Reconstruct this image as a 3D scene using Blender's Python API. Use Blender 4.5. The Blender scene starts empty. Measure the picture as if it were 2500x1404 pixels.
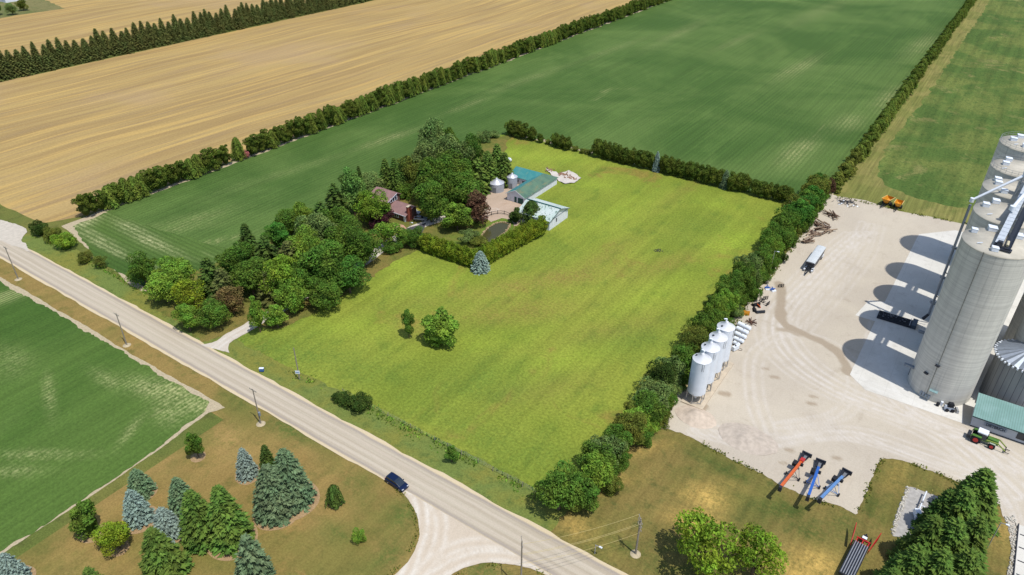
import bpy, math, random
import numpy as np
from mathutils import Vector, Matrix, geometry

SC = bpy.context.scene
COL = SC.collection
R = math.radians
# ------------------------------------------------------------------ camera
F, TH, RO, PS, HC = 1746.58, .557974, -.006854, .594319, 108.0
h_ = Vector((-math.sin(PS), math.cos(PS), 0)); r_ = Vector((math.cos(PS), math.sin(PS), 0)); zz = Vector((0, 0, -1))
FW = h_ * math.cos(TH) + zz * math.sin(TH)
DN = zz * math.cos(TH) - h_ * math.sin(TH)
RR = r_ * math.cos(RO) + DN * math.sin(RO)
DD = DN * math.cos(RO) - r_ * math.sin(RO)
cam = bpy.data.cameras.new('camera'); cam.sensor_width = 36; cam.lens = 36 * F / 2500; cam.clip_end = 6000; cam.clip_start = 1
co = bpy.data.objects.new('camera', cam); COL.objects.link(co)
M3 = Matrix((RR, -DD, -FW)).transposed().to_4x4(); M3.translation = Vector((0, 0, HC)); co.matrix_world = M3
SC.camera = co

def P(x, y, z=0.0):
    """point at height z seen at pixel x,y of the 2500 px photograph"""
    d = RR * ((x - 1250) / F) + DD * ((y - 702) / F) + FW
    t = (HC - z) / -d.z
    return Vector((d.x * t, d.y * t, z))

# ------------------------------------------------------------------ world, sun
w = bpy.data.worlds.new('World'); SC.world = w; w.use_nodes = True
wn = w.node_tree; bg = wn.nodes['Background']
sky = wn.nodes.new('ShaderNodeTexSky'); sky.sky_type = 'NISHITA'; sky.sun_disc = False
SUN = Vector((.41, -.115, 1)).normalized()
sky.sun_elevation = math.asin(SUN.z); sky.sun_rotation = math.atan2(SUN.x, SUN.y)
wn.links.new(sky.outputs[0], bg.inputs[0]); bg.inputs[1].default_value = 0.15
sl = bpy.data.lights.new('sun', 'SUN'); sl.energy = 3.9; sl.angle = R(.5); sl.color = (1, .965, .9)
so = bpy.data.objects.new('sun', sl); COL.objects.link(so); so.rotation_euler = SUN.to_track_quat('Z', 'Y').to_euler()
SC.view_settings.view_transform = 'Standard'; SC.view_settings.look = 'None'; SC.view_settings.gamma = 1
SC.view_settings.exposure = 0.1
SC.cycles.max_bounces = 6; SC.cycles.transparent_max_bounces = 8

# ------------------------------------------------------------------ helpers
ALB = .66
def lin(v): v /= 255; return v / 12.92 if v <= .04045 else ((v + .055) / 1.055) ** 2.4
def c(r, g, b, k=ALB): return (lin(r) * k, lin(g) * k, lin(b) * k, 1)

class NT:
    def __init__(s, name, rough=.9, spec=.2):
        s.m = bpy.data.materials.new(name); s.m.use_nodes = True; s.t = s.m.node_tree
        s.b = s.t.nodes['Principled BSDF']; s.b.inputs['Roughness'].default_value = rough
        s.b.inputs['Specular IOR Level'].default_value = spec
        s.tc = s.t.nodes.new('ShaderNodeTexCoord')
    def n(s, k): return s.t.nodes.new(k)
    def l(s, a, b):
        if hasattr(a, 'links'): s.t.links.new(a, b)
        else: b.default_value = a
    def co(s, scale=(1, 1, 1), rot=0, src=None):
        m = s.n('ShaderNodeMapping'); s.l(src if src else s.tc.outputs['Object'], m.inputs[0])
        m.inputs['Scale'].default_value = scale; m.inputs['Rotation'].default_value = (0, 0, rot); return m.outputs[0]
    def noise(s, scale, detail=4, rough=.55, dist=0, vec=None):
        k = s.n('ShaderNodeTexNoise'); k.inputs['Scale'].default_value = scale; k.inputs['Detail'].default_value = detail
        k.inputs['Roughness'].default_value = rough; k.inputs['Distortion'].default_value = dist
        s.l(vec if vec else s.tc.outputs['Object'], k.inputs['Vector']); return k.outputs['Fac']
    def ramp(s, f, a, b, lo=0, hi=1):
        k = s.n('ShaderNodeMapRange'); k.interpolation_type = 'SMOOTHSTEP'; s.l(f, k.inputs[0])
        k.inputs[1].default_value = a; k.inputs[2].default_value = b; k.inputs[3].default_value = lo; k.inputs[4].default_value = hi
        return k.outputs[0]
    def mix(s, f, a, b):
        k = s.n('ShaderNodeMix'); k.data_type = 'RGBA'; s.l(f, k.inputs[0]); s.l(a, k.inputs[6]); s.l(b, k.inputs[7]); return k.outputs[2]
    def mathn(s, op, a, b=0.0):
        k = s.n('ShaderNodeMath'); k.operation = op; s.l(a, k.inputs[0]); s.l(b, k.inputs[1]); return k.outputs[0]
    def bright(s, col, f):
        k = s.n('ShaderNodeMix'); k.data_type = 'RGBA'; k.blend_type = 'MULTIPLY'; k.inputs[0].default_value = 1
        s.l(col, k.inputs[6]); s.l(f, k.inputs[7]); return k.outputs[2]
    def attr(s, name, out='Fac'):
        k = s.n('ShaderNodeAttribute'); k.attribute_name = name; return k.outputs[out]
    def xyz(s, i, src=None):
        k = s.n('ShaderNodeSeparateXYZ'); s.l(src if src else s.tc.outputs['Object'], k.inputs[0]); return k.outputs[i]
    def bump(s, h, strength=.4, dist=.1):
        k = s.n('ShaderNodeBump'); k.inputs['Strength'].default_value = strength; k.inputs['Distance'].default_value = dist
        s.l(h, k.inputs['Height']); s.l(k.outputs[0], s.b.inputs['Normal'])
    def out(s, col): s.l(col, s.b.inputs['Base Color']); return s.m

_flat = {}
def flat(name, col, rough=.6, metal=0.0, var=.12, scale=1.5, spec=.4):
    if name in _flat: return _flat[name]
    t = NT(name, rough, spec); t.b.inputs['Metallic'].default_value = metal
    f = t.ramp(t.noise(scale, 5, .6), .3, .7, 1 - var, 1 + var * .5)
    m = t.out(t.bright(col, f)); _flat[name] = m; return m

class MB:
    """collects shapes and links them as ONE mesh object"""
    def __init__(s): s.v = []; s.f = []; s.mi = []; s.sm = []; s.cur = 0
    def add(s, vs, fs, smooth=False):
        o = len(s.v); s.v += [tuple(v) for v in vs]
        for f in fs: s.f.append(tuple(i + o for i in f)); s.mi.append(s.cur); s.sm.append(smooth)
        return s
    def box(s, cx, cy, cz, sx, sy, sz, rz=0, top=1.0, rx=0, ry=0):
        """centre x,y, BOTTOM z, size"""
        m = Matrix.Translation((cx, cy, cz)) @ Matrix.Rotation(rz, 4, 'Z') @ Matrix.Rotation(ry, 4, 'Y') @ Matrix.Rotation(rx, 4, 'X')
        vs = []
        for z, k in ((0, 1), (sz, top)):
            for a, b in ((-1, -1), (1, -1), (1, 1), (-1, 1)): vs.append(m @ Vector((a * sx / 2 * k, b * sy / 2 * k, z)))
        return s.add(vs, [(3, 2, 1, 0), (4, 5, 6, 7), (0, 1, 5, 4), (1, 2, 6, 5), (2, 3, 7, 6), (3, 0, 4, 7)])
    def beam(s, a, b, wd, ht=None):
        a = Vector(a); b = Vector(b); ht = ht or wd; d = (b - a); L = d.length; d.normalize()
        u = d.cross(Vector((0, 0, 1)));
        if u.length < 1e-3: u = Vector((1, 0, 0))
        u.normalize(); v = u.cross(d)
        vs = [p + u * (i * wd / 2) + v * (j * ht / 2) for p in (a, b) for i, j in ((-1, -1), (1, -1), (1, 1), (-1, 1))]
        return s.add(vs, [(3, 2, 1, 0), (4, 5, 6, 7), (0, 1, 5, 4), (1, 2, 6, 5), (2, 3, 7, 6), (3, 0, 4, 7)])
    def cyl(s, a, b, r0, r1=None, n=16, caps=True, smooth=True):
        a = Vector(a); b = Vector(b); r1 = r0 if r1 is None else r1; d = (b - a).normalized()
        u = d.orthogonal().normalized(); v = d.cross(u); vs = []
        for p, r in ((a, r0), (b, r1)):
            for i in range(n):
                t = 2 * math.pi * i / n; vs.append(p + u * (r * math.cos(t)) + v * (r * math.sin(t)))
        s.add(vs, [(i, (i + 1) % n, n + (i + 1) % n, n + i) for i in range(n)], smooth)
        if caps:
            s.add(vs[:n], [tuple(range(n - 1, -1, -1))]); s.add(vs[n:], [tuple(range(n))])
        return s
    def lathe(s, prof, n=32, cx=0, cy=0, smooth=True):
        vs = [(cx + r * math.cos(2 * math.pi * i / n), cy + r * math.sin(2 * math.pi * i / n), z) for r, z in prof for i in range(n)]
        fs = [(k * n + i, k * n + (i + 1) % n, (k + 1) * n + (i + 1) % n, (k + 1) * n + i) for k in range(len(prof) - 1) for i in range(n)]
        return s.add(vs, fs, smooth)
    def poly(s, pts): return s.add(pts, [tuple(range(len(pts)))])
    def slab(s, pts, t):
        """thick panel: pts (counter-clockwise from outside) pushed back by t along the normal"""
        P3 = [Vector(p) for p in pts]; nrm = (P3[1] - P3[0]).cross(P3[2] - P3[0]).normalized(); n = len(P3)
        vs = P3 + [p - nrm * t for p in P3]
        return s.add(vs, [tuple(range(n)), tuple(range(2 * n - 1, n - 1, -1))] + [(i, i + n, (i + 1) % n + n, (i + 1) % n) for i in range(n)])
    def wheel(s, x, y, z, r, wd, axis=(0, 1, 0), n=18):
        ax = Vector(axis).normalized(); p = Vector((x, y, z)); return s.cyl(p - ax * wd / 2, p + ax * wd / 2, r, n=n)
    def mesh(s, name, mats):
        me = bpy.data.meshes.new(name); me.from_pydata(s.v, [], s.f)
        for m in (mats if isinstance(mats, (list, tuple)) else [mats]): me.materials.append(m)
        me.polygons.foreach_set('material_index', s.mi); me.polygons.foreach_set('use_smooth', s.sm); me.update(); return me
    def build(s, name, mats, parent=None):
        o = bpy.data.objects.new(name, s.mesh(name, mats)); COL.objects.link(o)
        if parent: o.parent = parent
        return o

def tag(o, label=None, cat=None, group=None, kind=None):
    if label: o['label'] = label
    if cat: o['category'] = cat
    if group: o['group'] = group
    if kind: o['kind'] = kind
    return o
def thing(name, label, cat, loc=(0, 0, 0), rz=0, group=None):
    o = bpy.data.objects.new(name, None); COL.objects.link(o); o.empty_display_size = .5
    o.location = loc; o.rotation_euler = (0, 0, rz); return tag(o, label, cat, group)
def dup(root, loc, rz=0, label=None, sc=None):
    r2 = root.copy(); COL.objects.link(r2); r2.location = loc; r2.rotation_euler = (0, 0, rz)
    if label: r2['label'] = label
    if sc: r2.scale = sc
    for ch in root.children:
        d = ch.copy(); COL.objects.link(d); d.parent = r2
        for g in ch.children: e = g.copy(); COL.objects.link(e); e.parent = d
    return r2

# ------------------------------------------------------------------ ground sheets
def hashn(x, k): 
    v = np.sin(x * 12.9898 + k * 78.233) * 43758.5453; return v - np.floor(v)
def vnoise(x, y, k=0):
    xi = np.floor(x); yi = np.floor(y); fx = x - xi; fy = y - yi; fx = fx * fx * (3 - 2 * fx); fy = fy * fy * (3 - 2 * fy)
    def hh(a, b): return hashn(a * 1.7 + b * 57.31, k)
    return (hh(xi, yi) * (1 - fx) + hh(xi + 1, yi) * fx) * (1 - fy) + (hh(xi, yi + 1) * (1 - fx) + hh(xi + 1, yi + 1) * fx) * fy
def inside(px, py, poly):
    n = len(poly); ins = np.zeros(px.shape, bool); j = n - 1
    for i in range(n):
        xi, yi = poly[i]; xj, yj = poly[j]
        ins ^= ((yi > py) != (yj > py)) & (px < (xj - xi) * (py - yi) / (yj - yi + 1e-12) + xi); j = i
    return ins
def pline(px, py, pts):
    d = np.full(px.shape, 1e9)
    for (ax, ay), (bx, by) in zip(pts[:-1], pts[1:]):
        vx, vy = bx - ax, by - ay; L = vx * vx + vy * vy + 1e-9
        t = np.clip(((px - ax) * vx + (py - ay) * vy) / L, 0, 1)
        d = np.minimum(d, np.hypot(px - ax - t * vx, py - ay - t * vy))
    return d
def blobs(chans):
    """chans: per channel a list of (pixel x, pixel y, length m, width m, angle, amount)"""
    def fn(x, y):
        out = []
        for lst in chans:
            a = np.zeros(x.shape)
            for px, py, rx, ry, an, am in lst:
                p = P(px, py); dx = x - p.x; dy = y - p.y; u = dx * math.cos(an) + dy * math.sin(an); v = -dx * math.sin(an) + dy * math.cos(an)
                q = np.exp(-((u / rx) ** 2 + (v / ry) ** 2)) * (.55 + .9 * vnoise(x * .25, y * .25, 5)); a = np.maximum(a, am * q)
            out.append(np.clip(a, 0, 1))
        while len(out) < 3: out.append(np.zeros(x.shape))
        return np.stack(out, 1)
    return fn
def W(pts): return [tuple(P(*p)[:2]) for p in pts]
def smooth_line(pts, n=8):
    out = []; p = [np.array(q) for q in pts]; p = [2 * p[0] - p[1]] + p + [2 * p[-1] - p[-2]]
    for i in range(1, len(p) - 2):
        for k in range(n):
            t = k / n; a, b, cc, d = p[i - 1:i + 3]
            out.append(tuple(.5 * ((2 * b) + (-a + cc) * t + (2 * a - 5 * b + 4 * cc - d) * t * t + (-a + 3 * b - 3 * cc + d) * t ** 3)))
    out.append(tuple(p[-2])); return out
def sheet(name, poly, z, mat, jit=.3, seg=.8, grid=0, mask=None, heightf=None, kind='structure'):
    pts = []; n = len(poly)
    for i in range(n):
        a = np.array(poly[i]); b = np.array(poly[(i + 1) % n]); L = np.hypot(*(b - a)); m = max(1, min(400, int(L / seg)))
        for k in range(m): pts.append(a + (b - a) * k / m)
    pts = np.array(pts)
    if jit:
        kx = sum(ord(ch) for ch in name) % 17
        for fr, am in ((.25, 1), (1.1, .6), (3.3, .35)):
            pts[:, 0] += (vnoise(pts[:, 0] * fr, pts[:, 1] * fr, kx) - .5) * 2 * jit * am
            pts[:, 1] += (vnoise(pts[:, 0] * fr + 50, pts[:, 1] * fr, kx + 3) - .5) * 2 * jit * am
    nb = len(pts); ed = [(i, (i + 1) % nb) for i in range(nb)]
    allp = [Vector(p) for p in pts]
    if grid:
        x0, y0 = pts.min(0); x1, y1 = pts.max(0)
        gx, gy = np.meshgrid(np.arange(x0, x1, grid), np.arange(y0, y1, grid)); gx = gx.ravel(); gy = gy.ravel()
        gx = gx + (hashn(gx, 1) - .5) * grid * .3; ok = inside(gx, gy, pts)
        allp += [Vector((a, b)) for a, b in zip(gx[ok], gy[ok])]
    vs, es, fs, *_ = geometry.delaunay_2d_cdt(allp, ed, [], 1, 1e-4)
    V = np.array([(v.x, v.y) for v in vs])
    Z = np.full(len(V), z) if heightf is None else z + heightf(V[:, 0], V[:, 1])
    me = bpy.data.meshes.new(name); me.from_pydata([(a, b, q) for (a, b), q in zip(V, Z)], [], fs)
    me.materials.append(mat)
    if me.polygons and me.polygons[0].normal.z < 0: me.flip_normals()
    if mask:
        at = me.attributes.new('mask', 'FLOAT_COLOR', 'POINT'); m = mask(V[:, 0], V[:, 1])
        arr = np.ones((len(V), 4)); arr[:, :m.shape[1]] = m; at.data.foreach_set('color', arr.ravel())
    if heightf is not None: me.polygons.foreach_set('use_smooth', [True] * len(me.polygons))
    o = bpy.data.objects.new(name, me); COL.objects.link(o)
    if kind: o['kind'] = kind
    return o

def grassmat(name, base, alt, dark, big=.035, mid=.3, bal=(.4, .62), stretch=None, fine=3.0, famt=.3, third=None, streak=None, rows=None, masks=None):
    t = NT(name, .95, .1)
    v = t.co((stretch[0], stretch[1], 1)) if stretch else None
    col = t.mix(t.ramp(t.noise(big, 5, .6, .4), *bal), base, alt)
    if third: col = t.mix(t.ramp(t.noise(big * 1.7, 6, .65, .8, t.co((1, 1, 1), .7)), .56, .68), col, third)
    col = t.mix(t.ramp(t.noise(mid, 6, .62, 0, v), .48, .72, 0, .75), col, dark)
    if masks:
        sp = t.n('ShaderNodeSeparateColor'); t.l(t.attr('mask', 'Color'), sp.inputs[0]); br = t.ramp(t.noise(.9, 6, .75), .3, .62, .15, 1)
        for i_, mc in enumerate(masks): col = t.mix(t.mathn('MULTIPLY', sp.outputs[i_], br), col, mc)
    if streak:
        sx, sy, amt, rot = streak
        col = t.bright(col, t.ramp(t.noise(1, 4, .6, .2, t.co((sx, sy, 1), rot)), .3, .7, 1 - amt, 1 + amt))
    f = t.ramp(t.noise(fine, 5, .75), .28, .72, 1 - famt, 1 + famt)
    col = t.bright(col, f)
    t.bump(t.noise(fine * .8, 5, .7), .5, .15)
    return t.out(col)

YR0, YR1 = 68.8, 76.9
m_ground = grassmat('mat_rough_grass', c(128, 128, 66), c(108, 120, 58), c(90, 96, 50))
g = MB(); g.poly([(-3000, -600, 0), (1500, -600, 0), (1500, 3500, 0), (-3000, 3500, 0)]); tag(g.build('ground', m_ground), kind='structure')

# stubble
def stubble(name, ph):
    t = NT(name, .95, .1)
    warp = t.mathn('ADD', t.xyz(0), t.mathn('MULTIPLY', t.noise(.005, 2, .5), 34.0))
    comb = t.n('ShaderNodeCombineXYZ'); t.l(warp, comb.inputs[0]); t.l(t.xyz(1), comb.inputs[1]); comb.inputs[2].default_value = ph
    v = comb.outputs[0]
    col = t.mix(t.ramp(t.noise(1, 4, .6, .3, t.co((.13, .006, 1), 0, v)), .34, .66), c(176, 148, 98), c(198, 170, 110))
    col = t.mix(t.ramp(t.noise(1, 3, .5, .2, t.co((.34, .009, 1), 0, v)), .5, .64, 0, .6), col, c(220, 184, 112))
    col = t.mix(t.ramp(t.noise(1, 3, .6, .2, t.co((.6, .02, 1), 0, v)), .5, .66, 0, .6), col, c(166, 142, 106))
    col = t.mix(t.ramp(t.noise(.012, 4), .5, .7, 0, .5), col, c(192, 164, 126))
    f = t.ramp(t.noise(1.2, 5, .7), .3, .7, .88, 1.1); return t.out(t.bright(col, f))
m_st = stubble('mat_stubble', 0); m_st2 = stubble('mat_stubble_far', 7)
sheet('wheat_stubble_field', [(-429, 140), (-429, 1400), (-242, 1400), (-241.5, 97), (-247, 88), (-273, 87), (-300, 92), (-429, 96)], .02, m_st, .5, 4)
sheet('far_stubble_field', [(-1500, 60), (-1500, 2500), (-437, 2500), (-437, 60)], .02, m_st2, .5, 30)
sheet('farmyard_grass', W([(-80, 58), (0, 45), (35, 38), (157, 21), (110, 0), (60, -30), (-80, -30)]), .05, grassmat('mat_farmyard_grass', c(140, 134, 88), c(110, 122, 70), c(96, 104, 60)), .6, 2)

# soy / bean field
def soymat(name, axis=0, base=c(76, 106, 46), alt=c(100, 126, 62), pale=c(156, 160, 104), per=1.7, rowamt=.05, palelim=(.66, .8)):
    t = NT(name, .9, .15)
    col = t.mix(t.ramp(t.noise(.014, 5, .6, .6), .38, .66), base, alt)
    col = t.mix(t.ramp(t.noise(.06, 6, .65, .3, t.co((1, .35, 1) if axis == 0 else (.35, 1, 1))), .5, .75, 0, .5), col, c(106, 134, 66))
    pn = t.ramp(t.noise(.022, 5, .6, .5, t.co((1.3, .45, 1) if axis == 0 else (.4, 1.2, 1), 0)), *palelim)
    rowv = t.xyz(axis); s = t.mathn('SINE', t.mathn('MULTIPLY', t.mathn('ADD', rowv, t.mathn('MULTIPLY', t.noise(.8, 2), .15)), 2 * math.pi / per))
    rm = t.ramp(s, -.7, .7, 0, 1)
    col = t.mix(t.mathn('MULTIPLY', pn, t.ramp(s, -.3, 1, .25, .95)), col, pale)
    sp = t.n('ShaderNodeSeparateColor'); t.l(t.attr('mask', 'Color'), sp.inputs[0]); col = t.mix(t.mathn('MULTIPLY', sp.outputs[0], t.mathn('MULTIPLY', t.ramp(t.noise(.8, 6, .75), .36, .6, .1, 1), t.ramp(s, -1, 1, .45, 1))), col, pale)
    col = t.bright(col, t.ramp(s, -.8, .8, 1 - rowamt, 1 + rowamt))
    if axis == 0:
        col = t.bright(col, t.ramp(t.noise(1, 3, .6, .1, t.co((.9, .012, 1))), .3, .7, .9, 1.1))
    col = t.bright(col, t.ramp(t.noise(1.6, 6, .75), .28, .72, .78, 1.24))
    t.bump(t.noise(1.4, 4, .7), .5, .2)
    return t.out(col)
m_soy = soymat('mat_bean_crop')
m_soy_head = soymat('mat_bean_headland', 1, c(72, 102, 42), c(92, 118, 54), c(190, 190, 138), 1.6, .1, (.54, .7))
m_margin = flat('mat_dry_soil', c(206, 190, 158), .95, 0, .2, 2, .1)
sheet('soil_margin', [(-240, 90.5), (-239.6, 1300), (-37, 1300), (-37, 246.5), (-167, 247), (-178, 232), (-180, 81.5)], .02, m_margin, .4, 2)
sheet('bean_field', [(-238.2, 104), (-238.4, 1300), (-38.5, 1300), (-38.5, 248.5), (-168, 248.5), (-178, 230), (-181, 180), (-178, 140), (-178, 112)], .065, m_soy, 1.0, 2, 2.2, blobs([[(950, 338, 15, 2.6, 1.45, 1), (545, 585, 8, 1.0, 1.1, 1), (1140, 258, 14, 2.4, 1.5, .8), (1950, 165, 30, 5, 1.5, .8), (2180, 240, 24, 6, 1.5, .9), (2070, 300, 16, 6, 1.4, .6), (1950, 370, 18, 5, 1.5, .9), (2250, 110, 40, 6, 1.5, .6), (1660, 80, 50, 5, 1.6, .5), (1800, 100, 30, 4, 1.5, .5), (470, 535, 14, 4, 1.2, .5), (430, 560, 12, 3, 1, .5), (1300, 190, 40, 4, 1.5, .4), (1500, 120, 40, 4, 1.5, .35), (700, 420, 26, 3, 1.4, .35), (2000, 30, 60, 8, 1.5, .4)]]))
sheet('bean_field_headland', [(-236.5, 92.5), (-237.8, 118), (-178, 118), (-178, 84.5), (-205, 84)], .05, m_soy_head, .5, 1, 1.2, blobs([[(200, 545, 4, 6, 0, 1), (240, 590, 16, 1.2, 0, .9), (270, 610, 14, 1, 0, .9), (370, 590, 14, 2, 0, .9), (330, 560, 12, 2, 0, .7), (230, 570, 12, 1, 0, .8), (350, 640, 10, 1, 0, .6)]]))
m_soy2 = soymat('mat_crop_south', 0, c(74, 106, 42), c(94, 122, 54), c(186, 188, 128), 1.1, .02, (.6, .76))
south_edge = W([(0, 683), (45, 699), (128, 748), (214, 795), (316, 860), (420, 917), (540, 985), (555, 990), (499, 1006), (400, 1086), (320, 1138), (230, 1205), (100, 1290), (0, 1353)])
sheet('soil_strip', [(-500, 63.6)] + [(-220, 63.5)] + [(a_, b_ - .2) for a_, b_ in south_edge[1:7]] + [(-121, 64.6), (-122.6, 61.5), (-121.5, 50.1), (-120.9, 34.6), (-121.1, 0), (-500, 0)], .03, m_margin, .2, .8)
sheet('south_crop_field', [(-500, 62.2), (-220, 62.2), (-194, 62.9), (-158, 63.2), (-131, 63.8), (-125.5, 63.6), (-123.6, 60.6), (-122.1, 50.1), (-121.5, 34.6), (-121.8, 0), (-500, 0)], .06, m_soy2, .45, .8, 1.4, blobs([[(430, 960, 7, 4, 0, 1), (480, 985, 6, 3, .3, 1), (370, 950, 8, 2.5, .2, .9), (260, 925, 6, 1.5, 0, .7), (500, 1000, 4, 2, 0, 1), (120, 960, 8, 1.0, -.4, .6), (100, 1110, 10, 1.0, .6, .7), (40, 1150, 7, 1.2, .6, .6), (320, 1050, 1.0, 5, .5, .6), (420, 1010, 5, 3, 0, .7), (20, 880, 8, 4, 0, .3)]]))

# lawns
m_lawn = grassmat('mat_meadow', c(134, 150, 56), c(152, 162, 64), c(112, 134, 52), .022, .2, (.36, .62), (1, .5), 1.6, .3, c(150, 138, 66), (.42, .012, .08, 0), masks=(c(156, 140, 72), c(104, 132, 54), c(160, 180, 64)))
sheet('meadow', [(-171.5, 80), (-171.5, 246), (-170, 247.5), (-39, 247), (-40, 110), (-46, 92), (-47, 84), (-60, 83), (-110, 80)], .04, m_lawn, .4, 1.5, 1.5, blobs([
 [(1300, 690, 34, 5, .9, .8), (1250, 760, 22, 6, .8, .6), (1640, 640, 16, 4, 1.2, .6), (1140, 600, 12, 3, .1, .5), (1450, 640, 20, 4, 1.4, .5), (1690, 450, 26, 3, 1.5, .4), (1020, 800, 8, 5, 0, .6), (1500, 800, 16, 5, 1, .5), (1330, 950, 14, 5, 1, .4), (1000, 1060, 30, 3, 0, .35)],
 [(620, 850, 14, 6, 0, .8), (760, 860, 16, 8, 0, .6), (1480, 380, 18, 4, 0, .5), (1380, 430, 7, 4, 0, .8), (1700, 560, 12, 8, 1.2, .45), (1180, 930, 18, 8, .7, .5), (1340, 620, 10, 6, .7, .5), (880, 900, 10, 8, 0, .5), (1230, 1080, 25, 6, 0, .5), (1560, 830, 14, 6, 1, .5), (1180, 1180, 20, 4, .1, .7)],
 [(1300, 380, 24, 7, .4, .8), (1060, 690, 14, 8, .6, .7), (1800, 590, 16, 8, 1.3, .9), (950, 640, 10, 5, 0, .8), (1500, 520, 20, 6, 1.4, .6), (1750, 500, 10, 6, 0, .5), (1450, 450, 16, 5, .3, .6), (1380, 880, 14, 5, 1, .5), (1590, 720, 18, 4, 1.3, .6), (1180, 830, 14, 5, .8, .5), (860, 800, 12, 6, .6, .5)]]))
m_verge = grassmat('mat_verge', c(122, 138, 70), c(140, 140, 66), c(92, 112, 56), .05, .5, (.4, .6), None, 2.5, .25)
sheet('road_verge', [(-420, 76), (-420, 80.6), (-243, 80.6), (-236, 90), (-216, 84), (-190, 82), (-110, 83), (-60, 84.5), (-43, 84), (-43, 76)], .05, m_verge, .5, .8)
m_dry = grassmat('mat_dry_lawn', c(160, 136, 80), c(136, 128, 68), c(118, 116, 60), .035, .3, (.42, .62), None, 2.5, .2, c(168, 138, 82), (.5, .06, .08, -.35), masks=(c(182, 150, 94), c(92, 112, 52)))
sheet('dry_lawn', [(-420, 62), (-118, 62), (-118, -30), (100, -30), (100, 69.5), (-420, 69.5)], .015, m_dry, 0, 5, 1.6, blobs([[(560, 1080, 10, 4, -.3, .7), (760, 1230, 8, 4, -.3, .8), (760, 1100, 5, 1.0, 0, .6), (300, 1180, 5, 8, 0, .4), (400, 1130, 6, 3, -.3, .5), (200, 1370, 5, 5, 0, .5)],
 [(700, 1040, 10, 3, 0, .8), (590, 985, 8, 3, 0, .6), (870, 1190, 6, 3, -.5, .6), (980, 1260, 4, 5, 0, .7), (820, 1300, 5, 2, 0, .7), (950, 1350, 3, 5, 0, .7), (250, 740, 40, 2, 0, .5), (100, 1340, 3, 6, 0, .3), (1180, 1395, 5, 3, 0, .8)]]))
m_mead2 = grassmat('mat_dry_meadow', c(142, 126, 72), c(122, 118, 62), c(88, 100, 52), .05, .35, (.4, .6), None, 2.2, .24, c(110, 112, 56), (.7, .05, .12, -.5), masks=(c(226, 188, 106), c(80, 100, 46)))
sheet('dry_meadow', [(-44, 76), (-44, 125), (-10, 140), (60, 140), (60, 76)], .03, m_mead2, 0, 5, 1.0, blobs([
 [(1725, 1215, 4.5, 3.2, .6, 1), (1690, 1265, 5, 2.5, .5, .9), (1985, 1378, 5, 4.5, .8, 1), (1960, 1400, 5, 4, .8, 1), (1480, 1180, 7, 2, .9, .5), (1420, 1290, 8, 3, 0, .5), (1560, 1100, 8, 1.5, .9, .4), (1800, 1190, 6, 1.5, .2, .4), (2180, 1170, 2, 6, -.1, .4), (2440, 1290, 3, 5, 0, .4)],
 [(1900, 1240, 9, 4, 0, .8), (1780, 1150, 9, 1.6, -.2, .8), (1960, 1290, 8, 4, 0, .7), (1850, 1200, 5, 2, 0, .6), (1520, 1330, 5, 2.5, 0, .8), (2060, 1280, 4, 6, 0, .6), (2130, 1220, 3, 6, 0, .5), (1600, 1390, 8, 3, 0, .5)]]))
m_weed = grassmat('mat_weedy_field', c(90, 114, 54), c(118, 130, 66), c(66, 94, 44), .03, .55, (.42, .6), (1, .5), 1.2, .34, c(132, 134, 78), (.3, .015, .16, 0))
sheet('weedy_field', [(-36, 260), (-36, 1400), (500, 1400), (500, 255), (60, 262)], .03, m_weed, .3, 4)
m_mown = grassmat('mat_mown_strip', c(150, 144, 84), c(132, 134, 72), c(108, 116, 60), .05, .3, (.4, .6), (1, .3), 2, .15, None, (1.2, .03, .2, 0))
sheet('mown_strip', [(-37, 256), (-37, 1300), (-33, 1300)] + W([(2400, 30), (2330, 132), (2262, 235), (2225, 285), (2192, 325), (2162, 362), (2147, 398), (2142, 428), (2165, 455), (2222, 480), (2363, 512)]) + [(60, 270), (60, 262)], .06, m_mown, .9, 1.5)
sheet('house_lawn', [(-157, 163), (-157, 184), (-143, 184), (-143, 163)], .07, grassmat('mat_house_lawn', c(150, 150, 60), c(164, 156, 70), c(120, 130, 50), .1, .5, streak=(1.2, .1, .15, 1.2)), .6, .8)

# woodland floor
sheet('woodland_floor', [(-178.5, 83), (-178, 140), (-181, 180), (-178, 228), (-167, 246), (-160, 232), (-150, 210), (-143, 203), (-143, 170), (-117, 165)] + W([(1165, 640), (1040, 610), (1005, 618), (955, 645), (885, 692), (800, 745), (730, 785), (690, 800), (600, 800), (490, 838)]) + [(-175, 80.5)], .065, grassmat('mat_woodland_floor', c(118, 122, 58), c(142, 128, 70), c(90, 104, 48), .06, .5), .8, .8)

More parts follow.
